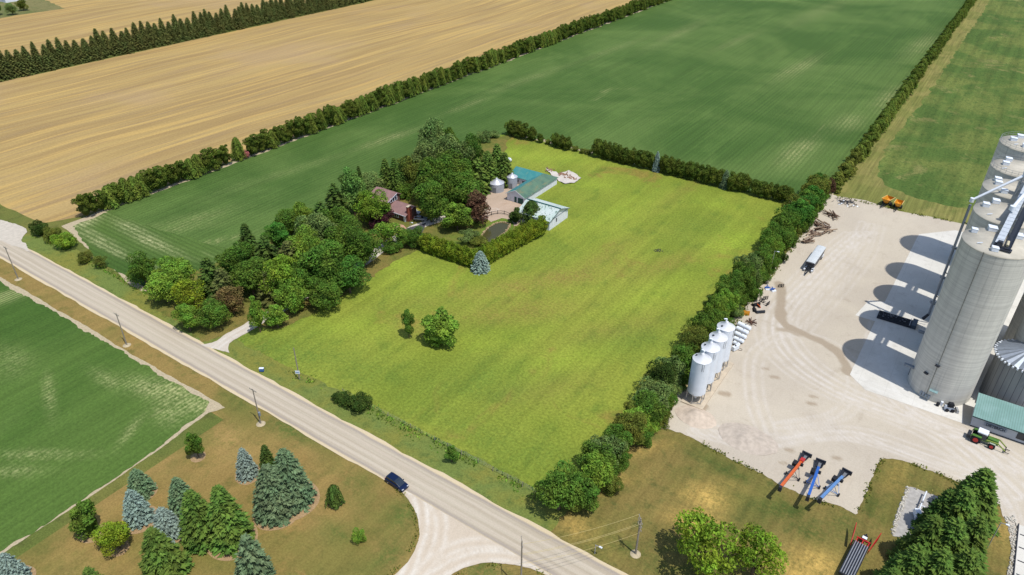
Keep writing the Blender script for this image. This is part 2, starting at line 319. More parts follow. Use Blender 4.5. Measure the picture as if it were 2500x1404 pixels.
# road
def roadmat():
    t = NT('mat_gravel_road', .95, .15); y = t.xyz(1)
    wob = t.mathn('ADD', y, t.mathn('MULTIPLY', t.mathn('SUBTRACT', t.noise(.15, 3), .5), .5))
    col = t.mix(t.ramp(t.noise(1, 4, .6, 0, t.co((.02, 1.6, 1))), .35, .65), c(196, 182, 160), c(210, 198, 176))
    for a, b in ((YR0 + .9, .7), (YR1 - .9, .7)):
        d = t.mathn('ABSOLUTE', t.mathn('SUBTRACT', wob, a)); col = t.mix(t.ramp(d, .1, b, .75, 0), col, c(176, 164, 152))
    for a in (YR0 + .15, YR1 - .15):
        d = t.mathn('ABSOLUTE', t.mathn('SUBTRACT', wob, a)); col = t.mix(t.ramp(d, .25, .75, .9, 0), col, c(234, 214, 176))
    for a in (70.9, 72.6, 74.3):
        d = t.mathn('ABSOLUTE', t.mathn('SUBTRACT', wob, a)); col = t.mix(t.ramp(d, .1, .6, .45, 0), col, c(226, 212, 192))
    col = t.bright(col, t.ramp(t.noise(4, 5, .75), .3, .7, .93, 1.06)); return t.out(col)
sheet('road', [(-900, YR0), (120, YR0), (120, YR1), (-900, YR1)], .08, roadmat(), .26, .5)

def gravelmask(tracks, wid=.35, gap=.95, wet=()):
    def fn(x, y):
        a = np.zeros(x.shape)
        for k, (pts, amt) in enumerate(tracks):
            d = pline(x, y, pts); a = np.maximum(a, amt * np.exp(-((d - gap) / wid) ** 2))
        g_ = np.zeros(x.shape)
        for pts, wd, am in wet:
            d = pline(x, y, pts); ww = wd * (.55 + .9 * vnoise(x * .35, y * .35, 9)); g_ = np.maximum(g_, am * np.clip((ww - d) / .5 + .5, 0, 1))
        return np.stack([np.clip(a * (1 - g_), 0, 1), g_, np.zeros(x.shape)], 1)
    return fn
def gravelmat(name, base, alt, dark, light):
    t = NT(name, .95, .12); mk = t.attr('mask', 'Color'); sp = t.n('ShaderNodeSeparateColor'); t.l(mk, sp.inputs[0])
    col = t.mix(t.ramp(t.noise(.035, 5, .6, .6), .38, .64), base, alt)
    col = t.mix(t.ramp(t.noise(.16, 6, .62, 1.2), .56, .74, 0, .5), col, dark)
    col = t.mix(t.ramp(t.noise(.5, 6, .7, 0, t.co((1, .3, 1), .5)), .5, .75, 0, .3), col, dark)
    col = t.mix(t.mathn('MULTIPLY', sp.outputs[0], t.ramp(t.noise(.35, 4, .6), .3, .6, .25, 1)), col, light)
    col = t.mix(sp.outputs[1], col, c(176, 158, 134))
    col = t.bright(col, t.ramp(t.noise(3.5, 6, .78), .28, .72, .9, 1.08)); t.bump(t.noise(2.5, 5, .7), .25, .08)
    return t.out(col)
m_yard = gravelmat('mat_yard_gravel', c(219, 207, 187), c(210, 198, 180), c(190, 176, 156), c(234, 226, 216))
def off(pts, dx, dy=0): return [(a + dx, b + dy) for a, b in pts]
T = []
main = smooth_line(W([(2480, 1210), (2400, 1135), (2300, 1060), (2180, 1010), (2060, 960), (1960, 900), (1900, 830), (1905, 760), (1960, 700), (2040, 620), (2100, 570)]))
for dx, dy, a in ((0, 0, .9), (-1.6, -1.2, .6), (1.8, 1.6, .7), (3.6, 3.2, .5), (-3.8, -2.6, .45)): T.append((off(main, dx, dy), a))
m2 = smooth_line(W([(2490, 1150), (2380, 1080), (2260, 1030), (2170, 960), (2140, 860), (2160, 760)]))
for dx, a in ((0, .9), (1.4, .7), (-1.7, .6), (3.1, .5)): T.append((off(m2, dx, dx * .6), a))
m3 = smooth_line(W([(1860, 1060), (1830, 960), (1840, 860), (1930, 815), (2030, 850), (2080, 930), (2040, 1010), (1900, 1040)]))
for dx, a in ((0, .55), (2, .4)): T.append((off(m3, dx, dx * .5), a))
m4 = smooth_line(W([(1700, 1050), (1860, 1080), (2060, 1060), (2240, 1110), (2420, 1190), (2485, 1320)]))
for dx, a in ((0, .8), (-1.2, .6), (2.0, .5)): T.append((off(m4, dx * .3, dx), a))
m5 = smooth_line(W([(1890, 790), (1990, 690), (2060, 610), (2090, 540)]))
for dx, a in ((2, .5), (5, .45), (8, .35)): T.append((off(m5, dx), a))
yard = W([(2046, 480), (2110, 489), (2150, 503), (2200, 517), (2270, 529), (2350, 547), (2420, 558)]) + [(60, 262), (60, 60), (36, 60), (30, 108)] + W([(2468, 1404), (2474, 1340), (2462, 1275), (2440, 1235), (2405, 1212), (2350, 1184), (2300, 1160), (2250, 1141)])
yard += W([(2195, 1124), (2162, 1118), (2148, 1130), (2130, 1165), (2110, 1215), (2090, 1258), (2050, 1240), (1980, 1218), (1900, 1182), (1850, 1150), (1790, 1125), (1720, 1085), (1660, 1055), (1612, 1045), (1625, 1015), (1645, 990)]) + [(-40.5, 128), (-39.5, 160), (-38.5, 190), (-38, 225), (-39, 262)]
WET = [(smooth_line(W([(1902, 692), (1908, 720), (1905, 770), (1920, 795), (1970, 818), (2030, 850), (2062, 885), (2072, 908)])), 1.25, .75), (smooth_line(W([(1903, 805), (1925, 808), (1950, 818)])), .7, .6)]
for q_ in ((1883, 920, .6), (1980, 968, .35), (1975, 985, .45), (1862, 900, .25), (2035, 1118, .5), (1918, 1098, .5), (1700, 990, 1.2), (1905, 1130, .4), (2175, 505, 1), (1760, 960, .8)): WET.append(([tuple(P(q_[0], q_[1])[:2]), tuple(P(q_[0] + 14, q_[1] + 2)[:2])], q_[2], .8))
sheet('gravel_yard', yard, .07, m_yard, .35, .5, .55, gravelmask(T, wet=WET))
# concrete aprons
def concmat(name, a, b, cells=6.0):
    t = NT(name, .85, .25); col = t.mix(t.ramp(t.noise(.08, 5, .6, .3), .4, .62), a, b)
    mk = t.attr('mask', 'Color'); sp = t.n('ShaderNodeSeparateColor'); t.l(mk, sp.inputs[0])
    col = t.mix(t.ramp(t.noise(.4, 6, .65), .52, .72, 0, .45), col, c(200, 194, 182))
    col = t.mix(t.mathn('MULTIPLY', sp.outputs[0], .5), col, c(250, 247, 240))
    for i in (0, 1):
        fr = t.mathn('FRACT', t.mathn('DIVIDE', t.xyz(i), cells)); d = t.mathn('ABSOLUTE', t.mathn('SUBTRACT', fr, .5))
        col = t.mix(t.ramp(d, .494, .499, 0, .5), col, c(176, 170, 160))
    return t.out(t.bright(col, t.ramp(t.noise(3, 5, .7), .3, .7, .95, 1.04)))
m_conc = concmat('mat_concrete_apron', c(234, 230, 220, .7), c(226, 222, 212, .7))
sheet('concrete_apron', [(-8.2, 156.9), (-3.9, 153.0), (16.2, 153.2), (15.6, 160.5), (60, 160.5), (60, 256), (3, 256), (-6.4, 246), (-7.6, 196), (-11.4, 194.6), (-12.9, 184.4), (-7.9, 184.4)], .10, m_conc, .03, 1, .8, gravelmask([(off(m2, 2, 2), 1), (off(m2, 0, 5), .9), (off(main, 3, 7), .8)]))
# wet run-off
m_wet = flat('mat_wet_gravel', c(184, 168, 146), .8, 0, .15, 1, .3)
# equipment gravel strip colour and grey stone pad
m_pad = flat('mat_grey_stone', c(196, 192, 186), .95, 0, .18, 1.2, .1)
sheet('stone_pad', W([(2217, 1187), (2232, 1190), (2292, 1212), (2330, 1230), (2260, 1330), (2176, 1308), (2186, 1270)]), .08, m_pad, .3, .4)
# side road
m_side = gravelmat('mat_side_road', c(224, 208, 186), c(216, 200, 178), c(196, 178, 154), c(242, 234, 220))
sr = smooth_line([(-76, 69.3), (-71.9, 68.6), (-66.2, 66.2), (-62.4, 62.6), (-60.6, 58.0), (-60.6, 54.9), (-61, 40), (-61, 0)]) + [(-52, 0), (-52, 40)] + smooth_line([(-52.8, 57), (-52.4, 59.7), (-51.2, 62.4), (-48.3, 65.5), (-41.8, 68.4), (-36, 69.3)])
TS = [(smooth_line([(-80, 71.5), (-70, 70.2), (-64.5, 66), (-61, 60), (-58, 50), (-57, 20)]), .9), (smooth_line([(-34, 71), (-42, 70), (-50, 66), (-54, 60), (-56, 50), (-56, 20)]), .8), (smooth_line([(-78, 73), (-66, 70.5), (-60, 66), (-57, 58), (-57, 40)]), .6), (smooth_line([(-30, 73), (-42, 72), (-52, 68), (-57, 60), (-57, 40)]), .6)]
sheet('side_road', sr, .11, m_side, .12, .4, .5, gravelmask(TS, .45))
# driveway and courtyard
m_drive = gravelmat('mat_drive_gravel', c(226, 216, 200), c(214, 200, 184), c(190, 176, 158), c(238, 232, 222))
dl = smooth_line(W([(525, 852), (560, 825), (600, 803), (650, 772), (715, 738), (780, 700), (870, 652), (940, 602), (1000, 562), (1060, 540), (1130, 520), (1190, 505)]), 5)
def strip(pts, wd):
    p = np.array(pts); d = np.gradient(p, axis=0); d /= np.hypot(d[:, 0], d[:, 1])[:, None]; n = np.stack([-d[:, 1], d[:, 0]], 1) * (wd / 2 if np.isscalar(wd) else np.array(wd)[:, None] / 2)
    return [tuple(q) for q in p + n] + [tuple(q) for q in (p - n)[::-1]]
wds = [9, 6.5, 5] + [3.8] * (len(dl) - 3)
sheet('driveway', strip(dl, wds), .10, m_drive, .2, .6, .6, gravelmask([(dl, .8)], .4, .8))
sheet('courtyard', [(-142, 180), (-147, 170), (-139, 166), (-133, 171), (-128, 174), (-120, 172.5), (-117.5, 176), (-118.5, 192), (-123.5, 192), (-124, 190.5), (-131.5, 191), (-131.5, 204), (-139, 204.5), (-141, 200), (-143, 192)], .09, gravelmat('mat_courtyard', c(214, 190, 168), c(200, 178, 156), c(180, 150, 126), c(232, 222, 210)), .3, .5, .7, gravelmask([([(-130, 182), (-140, 172)], .5)]))
sheet('asphalt_drive', W([(985, 560), (1040, 545), (1035, 560), (1012, 600), (1003, 605), (995, 580)]), .12, flat('mat_asphalt', c(92, 90, 96), .9, 0, .15, 2, .2), .1, .5)
sheet('garden_path', W([(960, 545), (985, 550), (998, 565), (985, 572), (962, 560)]), .13, flat('mat_brick_path', c(214, 168, 144), .9, 0, .2, 3, .2), .1, .4)
sheet('gravel_entrance', W([(-30, 535), (15, 541), (55, 553), (66, 566), (54, 590), (78, 615), (30, 600), (-30, 575)]), .10, flat('mat_white_gravel', c(220, 210, 194), .95, 0, .12, 1, .1), .4, .5)
# pond
pond = smooth_line(W([(1168, 592), (1176, 575), (1188, 560), (1206, 548), (1226, 543), (1243, 548), (1240, 560), (1225, 575), (1205, 590), (1190, 603), (1175, 604), (1168, 592)]), 6)[:-1]
sheet('pond_bank', strip(pond, 9.0)[:len(pond)] if False else [(p[0] + (p[0] + 120.5) * .45, p[1] + (p[1] - 167) * .3) for p in pond], .10, grassmat('mat_bank_grass', c(118, 142, 56), c(106, 130, 52), c(84, 110, 44), .2, .6), .5, .5)
tw = NT('mat_pond_water', .1, .3); tw.bump(tw.noise(1.5, 3), .05, .05); sheet('pond_water', pond, .13, tw.out(c(84, 82, 48, .66)), .1, .4)
mb = MB(); random.seed(3)
for i in range(0, len(pond)):
    a = pond[i]; mb.box(a[0] + random.uniform(-.2, .2), a[1] + random.uniform(-.2, .2), .05, random.uniform(.4, .8), random.uniform(.4, .7), random.uniform(.2, .45), random.random() * 3, .7)
tag(mb.build('stone_edging', flat('mat_edge_stone', c(196, 170, 130), .9, 0, .2, 3)), 'low rim of pale stones around the dark pond', 'stone edging')
sheet('garden_lawn', W([(1045, 600), (1090, 575), (1150, 560), (1200, 538), (1260, 535), (1300, 545), (1310, 570), (1172, 645)]), .085, grassmat('mat_garden_lawn', c(112, 132, 54), c(130, 132, 62), c(84, 106, 44), .15, .6), .6, .6)
# white rubble sheet beside barn
sheet('tarpaulin', W([(1330, 412), (1365, 424), (1388, 417), (1405, 425), (1421, 437), (1404, 447), (1378, 450), (1360, 440)]), .14, flat('mat_white_tarp', c(228, 218, 206), .7, 0, .1, 1), .3, .5, .8, None, lambda x, y: vnoise(x * .7, y * .7) * .4, kind=None)
_r = random.Random(8)
for px, py, n_ in ((1376, 428, 26), (1392, 436, 22), (1345, 417, 12)):
    q = P(px, py); mb = MB()
    for k in range(n_): mb.box(_r.gauss(0, 1.1), _r.gauss(0, .7), 0, _r.uniform(.3, 1.2), .3, .35, _r.uniform(0, 3), .8, _r.uniform(-.3, .3))
    o = mb.build('rubble_heap', flat('mat_rubble', c(176, 136, 110), .9, 0, .3, 3)); o.location = (q.x, q.y, .3); tag(o, {26: 'largest reddish rubble heap on the white tarpaulin', 22: 'rubble heap near the outer tip of the tarpaulin', 12: 'small rubble heap right behind the barn end'}[n_], 'rubble')
tag(bpy.data.objects['tarpaulin'], 'white crumpled tarpaulin on the grass behind the green roofed barn', 'tarpaulin')

# ------------------------------------------------------------------ foliage
def foliagemat(name, var=.68, transl=.38, warm=c(190, 190, 60)):
    t = NT(name, .75, .12); oi = t.n('ShaderNodeObjectInfo'); v = t.attr('v')
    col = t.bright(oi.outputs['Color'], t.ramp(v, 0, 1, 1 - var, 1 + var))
    hs = t.n('ShaderNodeHueSaturation'); t.l(t.ramp(t.noise(.35, 3), .3, .7, .475, .52), hs.inputs['Hue']); t.l(col, hs.inputs['Color'])
    hs.inputs['Saturation'].default_value = 1.0; col = hs.outputs[0]
    t.l(col, t.b.inputs['Base Color'])
    tr = t.n('ShaderNodeBsdfTranslucent'); t.l(col, tr.inputs[0]); ms = t.n('ShaderNodeMixShader'); ms.inputs[0].default_value = transl
    t.l(t.b.outputs[0], ms.inputs[1]); t.l(tr.outputs[0], ms.inputs[2]); o = [n for n in t.t.nodes if n.type == 'OUTPUT_MATERIAL'][0]; t.l(ms.outputs[0], o.inputs[0])
    return t.m
m_leaf = foliagemat('mat_foliage'); m_needle = foliagemat('mat_needles', .65, .12)
m_bark = flat('mat_bark', c(120, 104, 86), .95, 0, .3, 4, .1)
UP = np.array([0, 0, 1.])
def quads(cn, nr, ln, wd, dirv=None, rng=None, bend=.25):
    """leaf clumps: bent rhombs centred cn, normal nr, long axis dirv"""
    N = len(cn); nr = nr / np.linalg.norm(nr, axis=1)[:, None]
    if dirv is None: dirv = rng.normal(size=(N, 3))
    u = dirv - nr * (dirv * nr).sum(1)[:, None]; u /= np.linalg.norm(u, axis=1)[:, None] + 1e-9; v = np.cross(nr, u)
    ln = np.broadcast_to(ln, N)[:, None]; wd = np.broadcast_to(wd, N)[:, None]
    a = cn - u * ln / 2; b = cn + v * wd / 2 - nr * wd * bend; c_ = cn + u * ln / 2; d = cn - v * wd / 2 - nr * wd * bend
    V = np.stack([a, b, c_, d], 1).reshape(-1, 3); Fc = np.arange(4 * N).reshape(N, 4); return V, Fc
def shade_core(rad, z0, z1, prof, rng, n=12, m=8):  # inner shell added to block light and make crown gaps dark
    V = []; 
    for k in range(m + 1):
        t = k / m; r = prof(t) * rad
        for i in range(n):
            a = 2 * math.pi * i / n; q = r * (1 + rng.uniform(-.15, .15)); V.append((q * math.cos(a), q * math.sin(a), z0 + (z1 - z0) * t))
    Fc = [(k * n + i, k * n + (i + 1) % n, (k + 1) * n + (i + 1) % n, (k + 1) * n + i) for k in range(m) for i in range(n)]
    return np.array(V), Fc
def leafmesh(name, parts, mats, trunk=None):
    """parts: list of (V, F, v-values) -> mesh with face attribute v"""
    vs = []; fs = []; vv = []; mi = []; o = 0
    for V, Fc, val in parts:
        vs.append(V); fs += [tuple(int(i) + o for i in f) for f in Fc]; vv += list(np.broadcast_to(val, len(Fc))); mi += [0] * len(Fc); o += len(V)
    if trunk:
        vs.append(np.array(trunk.v)); fs += [tuple(i + o for i in f) for f in trunk.f]; vv += [.5] * len(trunk.f); mi += [1] * len(trunk.f)
    me = bpy.data.meshes.new(name); me.from_pydata(np.concatenate(vs).tolist(), [], fs)
    for m in mats: me.materials.append(m)
    at = me.attributes.new('v', 'FLOAT', 'FACE'); at.data.foreach_set('value', vv); me.polygons.foreach_set('material_index', mi); return me

def broad(seed, h=10., rad=4.2, base=.18, nl=4200, leaf=.42, lobes=30, point=.0, ck=.5):
    rng = np.random.default_rng(seed); zc = h * (base + 1) / 2; hz = h * (1 - base) / 2; L = []
    for k in range(lobes):
        d = rng.normal(size=3); d[2] = d[2] * .8 + .12; d /= np.linalg.norm(d)
        f = rng.uniform(.4, .92); z = zc + d[2] * hz * f
        tt = (z - h * base) / (h * (1 - base)); shrink = 1 - point * max(0, tt - .25)
        L.append((d[0] * rad * f * shrink, d[1] * rad * f * shrink, z, rad * rng.uniform(.18, .42) * (1 - .35 * point * tt), rng.uniform(-.17, .17)))
    L = np.array(L); w_ = L[:, 3] ** 2; w_ /= w_.sum(); idx = rng.choice(len(L), int(nl * 1.9), p=w_); d = rng.normal(size=(len(idx), 3)); d[:, 2] += .35
    d /= np.linalg.norm(d, axis=1)[:, None]; r = L[idx, 3] * rng.uniform(.78, 1.25, len(idx)); p = L[idx, :3] + d * r[:, None] * np.array([1, 1, .85])
    dd = np.linalg.norm(p[:, None] - L[None, :, :3], axis=2) / L[None, :, 3]; dd[np.arange(len(idx)), idx] = 9
    ok = dd.min(1) > .72; p, d, idx = p[ok][:nl], d[ok][:nl], idx[ok][:nl]
    sz = h / np.quantile(p[:, 2], .995); sr = rad / np.quantile(np.hypot(p[:, 0], p[:, 1]), .97); p = p * np.array([sr, sr, sz]); L[:, :3] *= np.array([sr, sr, sz])
    nr = d * .6 + UP * .3 + rng.normal(size=p.shape) * .6
    V, Fc = quads(p, nr, leaf * rng.uniform(.7, 1.5, len(p)), leaf * rng.uniform(.5, 1, len(p)), None, rng)
    val = np.clip(.5 + L[idx, 4] + rng.normal(size=len(p)) * .16, 0, 1)
    parts = [(V, Fc, val)]
    prof = lambda t: max(.02, math.sin(math.pi * min(1, max(0, t))) ** .6) * (1 - point * max(0, t - .3) * .9)
    cv, cf = shade_core(rad * ck, h * (base + .1), h * .84, prof, rng)
    if ck: parts.append((cv, cf, .25))  # low value paints the shade inside the crown
    tr = MB(); tr.cyl((0, 0, 0), (0, 0, h * .6), rad * .07, rad * .03, 8)
    for k in range(7):
        l = L[k]; tr.cyl((0, 0, h * rng.uniform(base * .6 + .05, .4)), l[:3], rad * .03, rad * .012, 5, False)
    return leafmesh('crown', parts, [m_leaf, m_bark]), tr.mesh('trunk', m_bark), leafmesh('broadleaf', parts, [m_leaf, m_bark], tr)

def spruce(seed, h=12., rad=3.4, wh=22, per=(5, 15), droop=.28, dens=1., fl=1.0, powr=.85, gaps=0.0):
    rng = np.random.default_rng(seed); C_ = []; N_ = []; D_ = []; LN = []; VV = []
    for k in range(wh):
        t = (k + .6) / wh; z = h * (1 - t * .97); nb = int(per[0] + (per[1] - per[0]) * t); a0 = rng.uniform(0, 6.3)
        for b in range(nb):
            if rng.random() < gaps: continue
            a = a0 + 6.283 * b / nb + rng.normal() * .12; r = rad * t ** powr * rng.uniform(.82, 1.12); rd = np.array([math.cos(a), math.sin(a), 0]); tn = np.array([-rd[1], rd[0], 0])
            bv = rng.uniform(-.16, .16); m = max(2, int(3 + 4.5 * t * dens))
            for j in range(m):
                f = .3 + .7 * (j + .5) / m; pos = rd * r * f; zz_ = z - droop * r * f + .12 * r * max(0, f - .6)
                for sd in (-1, 0, 1):
                    if sd == 0 and j < m - 1: continue
                    dv = rd + tn * sd * .75 + np.array([0, 0, rng.uniform(-.2, .15)])
                    C_.append(pos + tn * sd * r * .1 * (1.2 - f) + np.array([0, 0, zz_ + rng.normal() * .06])); D_.append(dv)
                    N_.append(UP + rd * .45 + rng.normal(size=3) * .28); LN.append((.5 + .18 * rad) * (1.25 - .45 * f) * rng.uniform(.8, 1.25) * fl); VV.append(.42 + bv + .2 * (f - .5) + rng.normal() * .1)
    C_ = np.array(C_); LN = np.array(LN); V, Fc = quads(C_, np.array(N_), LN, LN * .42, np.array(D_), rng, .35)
    prof = lambda t: max(.01, (1 - t) ** powr); cv, cf = shade_core(rad * .62, h * .05, h * .94, prof, rng, 12, 7)
    parts = [(V, Fc, np.clip(VV, 0, 1)), (cv, cf, .08)]  # near-black inner shell, shade between branches put into colour
    tr = MB(); tr.cyl((0, 0, 0), (0, 0, h * .95), rad * .07, .02, 8)
    return leafmesh('crown', parts, [m_needle, m_bark]), tr.mesh('trunk', m_bark), leafmesh('conifer', parts, [m_needle, m_bark], tr)

def cedar(seed, h=7., rad=1.9, n=1500, leaf=.5, top=.4, lob=5):
    rng = np.random.default_rng(seed); t = rng.random(n) ** .85; a = rng.uniform(0, 6.283, n)
    def pf(t): return np.clip(np.minimum(1, (t * 7 + .45)) * np.clip(1 - t, 0, 1) ** top * 1.12, 0, 1.05)
    bump = 1 + .14 * np.sin(a * lob + seed + t * 3) + .08 * np.sin(a * 11 + t * 14 + seed)
    r = rad * pf(t) * bump * rng.uniform(.86, 1.05, n); z = h * (.03 + .97 * t)
    p = np.stack([r * np.cos(a), r * np.sin(a), z], 1); rd = np.stack([np.cos(a), np.sin(a), np.full(n, .45)], 1)
    dv = np.stack([np.cos(a) * .35, np.sin(a) * .35, np.ones(n)], 1) + rng.normal(size=(n, 3)) * .22
    V, Fc = quads(p, rd + rng.normal(size=(n, 3)) * .3, leaf * rng.uniform(.8, 1.6, n) * (1.15 - .4 * t), leaf * .5 * rng.uniform(.7, 1.2, n), dv, rng)
    val = np.clip(.45 + .16 * np.sin(a * lob + seed + t * 3) + rng.normal(size=n) * .14, 0, 1)
    prof = lambda q: float(pf(np.array(q))) ; cv, cf = shade_core(rad * .8, h * .03, h * .95, prof, rng, 12, 7)
    parts = [(V, Fc, val), (cv, cf, .1)]; tr = MB(); tr.cyl((0, 0, 0), (0, 0, h * .5), .14, .07, 6)  # inner shell coloured dark as shade behind the leaves
    return leafmesh('crown', parts, [m_needle, m_bark]), tr.mesh('trunk', m_bark), leafmesh('cedar', parts, [m_needle, m_bark], tr)

LIB = {}
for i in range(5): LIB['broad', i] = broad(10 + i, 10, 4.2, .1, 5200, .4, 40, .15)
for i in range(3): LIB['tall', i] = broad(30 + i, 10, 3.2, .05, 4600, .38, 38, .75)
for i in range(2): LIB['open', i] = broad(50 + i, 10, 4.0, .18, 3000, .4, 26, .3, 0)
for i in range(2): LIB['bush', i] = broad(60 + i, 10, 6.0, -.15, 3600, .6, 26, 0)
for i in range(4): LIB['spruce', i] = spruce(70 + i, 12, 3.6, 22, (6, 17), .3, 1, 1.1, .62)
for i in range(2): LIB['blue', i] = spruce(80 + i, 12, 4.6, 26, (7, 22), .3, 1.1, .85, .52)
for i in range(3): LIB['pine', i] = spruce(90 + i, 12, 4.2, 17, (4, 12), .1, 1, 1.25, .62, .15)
for i in range(2): LIB['cedar', i] = cedar(100 + i)
for i in range(2, 6): LIB['cedar', i] = broad(100 + i, 7, 1.95, -.04, 1900, .36, 26, .62, .6)
for i in range(3): LIB['hedge', i] = broad(110 + i, 7, 2.3, -.06, 3200, .36, 46, .12, .78)
NOM = dict(broad=(10, 4.2), tall=(10, 3.2), open=(10, 4), bush=(10, 6), spruce=(12, 3.6), blue=(12, 4.6), pine=(12, 4.2), cedar=(7, 1.9), hedge=(7, 2.3))
GREEN = dict(dark=c(62, 84, 38), mid=c(82, 112, 46), lightgreen=c(106, 138, 56), lime=c(108, 138, 50), yel=c(124, 144, 46), blue=c(118, 138, 140), bluegreen=c(90, 112, 88), larch=c(98, 134, 72),
             grey=c(104, 126, 76), olive=c(98, 110, 50), brown=c(110, 98, 66), purple=c(72, 42, 52), copper=c(84, 66, 54), cedar=c(84, 102, 42), cedaryellow=c(114, 134, 44), spruce=c(78, 102, 46), emerald=c(72, 114, 48), dusk=c(80, 88, 50), pink=c(168, 110, 116))  # leaf tints per tree; lighter greens are the leaves' own colour
GREEN = {k: (min(1, v[0] * 1.98), min(1, v[1] * 1.9), min(1, v[2] * 1.55), 1) for k, v in GREEN.items()}
def kindname(k): return {'broad': 'broadleaf_tree', 'tall': 'tall_tree', 'open': 'broadleaf_tree', 'bush': 'shrub', 'spruce': 'spruce_tree', 'blue': 'blue_spruce', 'pine': 'pine_tree', 'cedar': 'cedar_tree', 'hedge': 'cedar_tree'}[k]
def tcat(k): return {'bush': 'shrub', 'blue': 'spruce', 'spruce': 'spruce', 'pine': 'pine'}.get(k, 'tree')
rnd = random.Random(5)
def tint(col, a=.12):
    col = GREEN[col] if isinstance(col, str) else col; f = 1 + rnd.uniform(-a, a); return (col[0] * f * (1 + rnd.uniform(-a, a) * .5), col[1] * f, col[2] * f, 1)
def tree(kind, x, y, h, rad, col, label, group=None, name=None):
    vs = [k for k in LIB if k[0] == kind]; cm, tm, _ = LIB[vs[rnd.randrange(len(vs))]]; H0, R0 = NOM[kind]
    root = thing(name or kindname(kind), label, tcat(kind), (x, y, 0), rnd.uniform(0, 6.28), group); root.scale = (rad / R0 * rnd.uniform(.9, 1.1), rad / R0 * rnd.uniform(.9, 1.1), h / H0)
    for nm, me in (('crown', cm), ('trunk', tm)):
        o = bpy.data.objects.new(nm, me); COL.objects.link(o); o.parent = root
        if nm == 'crown': o.color = tint(col)
    return root
def rowtree(kind, x, y, h, rad, col, label, group, name=None):
    vs = [k for k in LIB if k[0] == kind]; me = LIB[vs[rnd.randrange(len(vs))]][2]; H0, R0 = NOM[kind]
    o = bpy.data.objects.new(name or kindname(kind), me); COL.objects.link(o); o.location = (x, y, 0); o.rotation_euler = (0, 0, rnd.uniform(0, 6.28)); o.scale = (rad / R0, rad / R0, h / H0)
    o.color = tint(col); return tag(o, label, tcat(kind), group)

def farmass(name, lab, lst, col):
    vs = [k for k in LIB if k[0] == 'cedar']; VV = []; FF = []; vals = []; mi = []; o = 0
    for x, y_, h, rad in lst:
        me = LIB[vs[rnd.randrange(len(vs))]][2]; n = len(me.vertices); co_ = np.zeros(n * 3); me.vertices.foreach_get('co', co_); co_ = co_.reshape(-1, 3)
        a = rnd.uniform(0, 6.28); k = rad / 1.9; X = co_[:, 0] * math.cos(a) - co_[:, 1] * math.sin(a); Y = co_[:, 0] * math.sin(a) + co_[:, 1] * math.cos(a)
        VV.append(np.stack([X * k + x, Y * k + y_, co_[:, 2] * h / 7], 1)); FF += [tuple(i + o for i in p_.vertices) for p_ in me.polygons]; o += n
        vv = np.zeros(len(me.polygons)); me.attributes['v'].data.foreach_get('value', vv); vals.append(vv); mm = np.zeros(len(me.polygons), int); me.polygons.foreach_get('material_index', mm); mi.append(mm)
    me = bpy.data.meshes.new(name); me.from_pydata(np.concatenate(VV).tolist(), [], FF); me.materials.append(m_leaf); me.materials.append(m_bark)
    at = me.attributes.new('v', 'FLOAT', 'FACE'); at.data.foreach_set('value', np.concatenate(vals)); me.polygons.foreach_set('material_index', np.concatenate(mi))
    ob = bpy.data.objects.new(name, me); COL.objects.link(ob); ob.color = GREEN[col]; return tag(ob, lab, 'trees', None, 'stuff')
# --- tree rows
FARA = []; FARB = []
y = 99.0
while y < 595:
    if not (156.5 < y < 158.5):
        hh = 7.4 + 1.8 * vnoise(np.array(y * .13), np.array(0.), 2) + rnd.uniform(-.7, .9)
        if abs(y - 163) < 1.5: rowtree('bush', -238.6, y, 3.4, 1.6, 'pink', 'small pinkish red shrub in a gap of the long cedar windbreak', None)
        elif y > 400: FARA.append((-239.4 + rnd.uniform(-.4, .4), y, hh, rnd.uniform(2.3, 3.0)))
        else: rowtree('cedar', -239.4 + rnd.uniform(-.4, .4), y, hh, rnd.uniform(2.3, 3.0), 'cedar', 'green cedar in the long windbreak between stubble and bean field', 'cedars in the long windbreak', 'cedar_tree')
    y += 2.8 + rnd.uniform(-.4, .5)
y = 118.0
while y < 480:
    rowtree('spruce', -433.5 + rnd.uniform(-1.2, 1.2), y, rnd.uniform(12.5, 16.5), rnd.uniform(3.9, 4.8), 'dusk', 'tall dark spruce in the far row between two stubble fields', 'dark spruces in the far row', 'spruce_tree'); y += 4.4 + rnd.uniform(-.8, .8)
y = 265.0
while y < 740:
    if y > 480: FARB.append((-37.2 + rnd.uniform(-.5, .5), y, rnd.uniform(5.6, 7.2), rnd.uniform(2.2, 3.0)))
    else: rowtree('cedar', -37.2 + rnd.uniform(-.5, .5), y, rnd.uniform(5.6, 7.2), rnd.uniform(2.2, 3.0), 'cedar' if (y > 300) else 'olive', 'cedar in the row between bean field and weedy field', 'cedars in the right hand row', 'cedar_tree')
    y += 3.6 + rnd.uniform(-.5, .6)
farmass('distant_windbreak', 'far end of the long cedar windbreak merging into one dark band', FARA, 'cedar'); farmass('distant_hedge', 'far end of the cedar row between bean field and weedy field', FARB, 'cedar')
rowtree('tall', -38.3, 258.5, 7.5, 2.2, 'copper', 'reddish brown dying tree at the corner where the hedges meet', None, 'dying_tree')

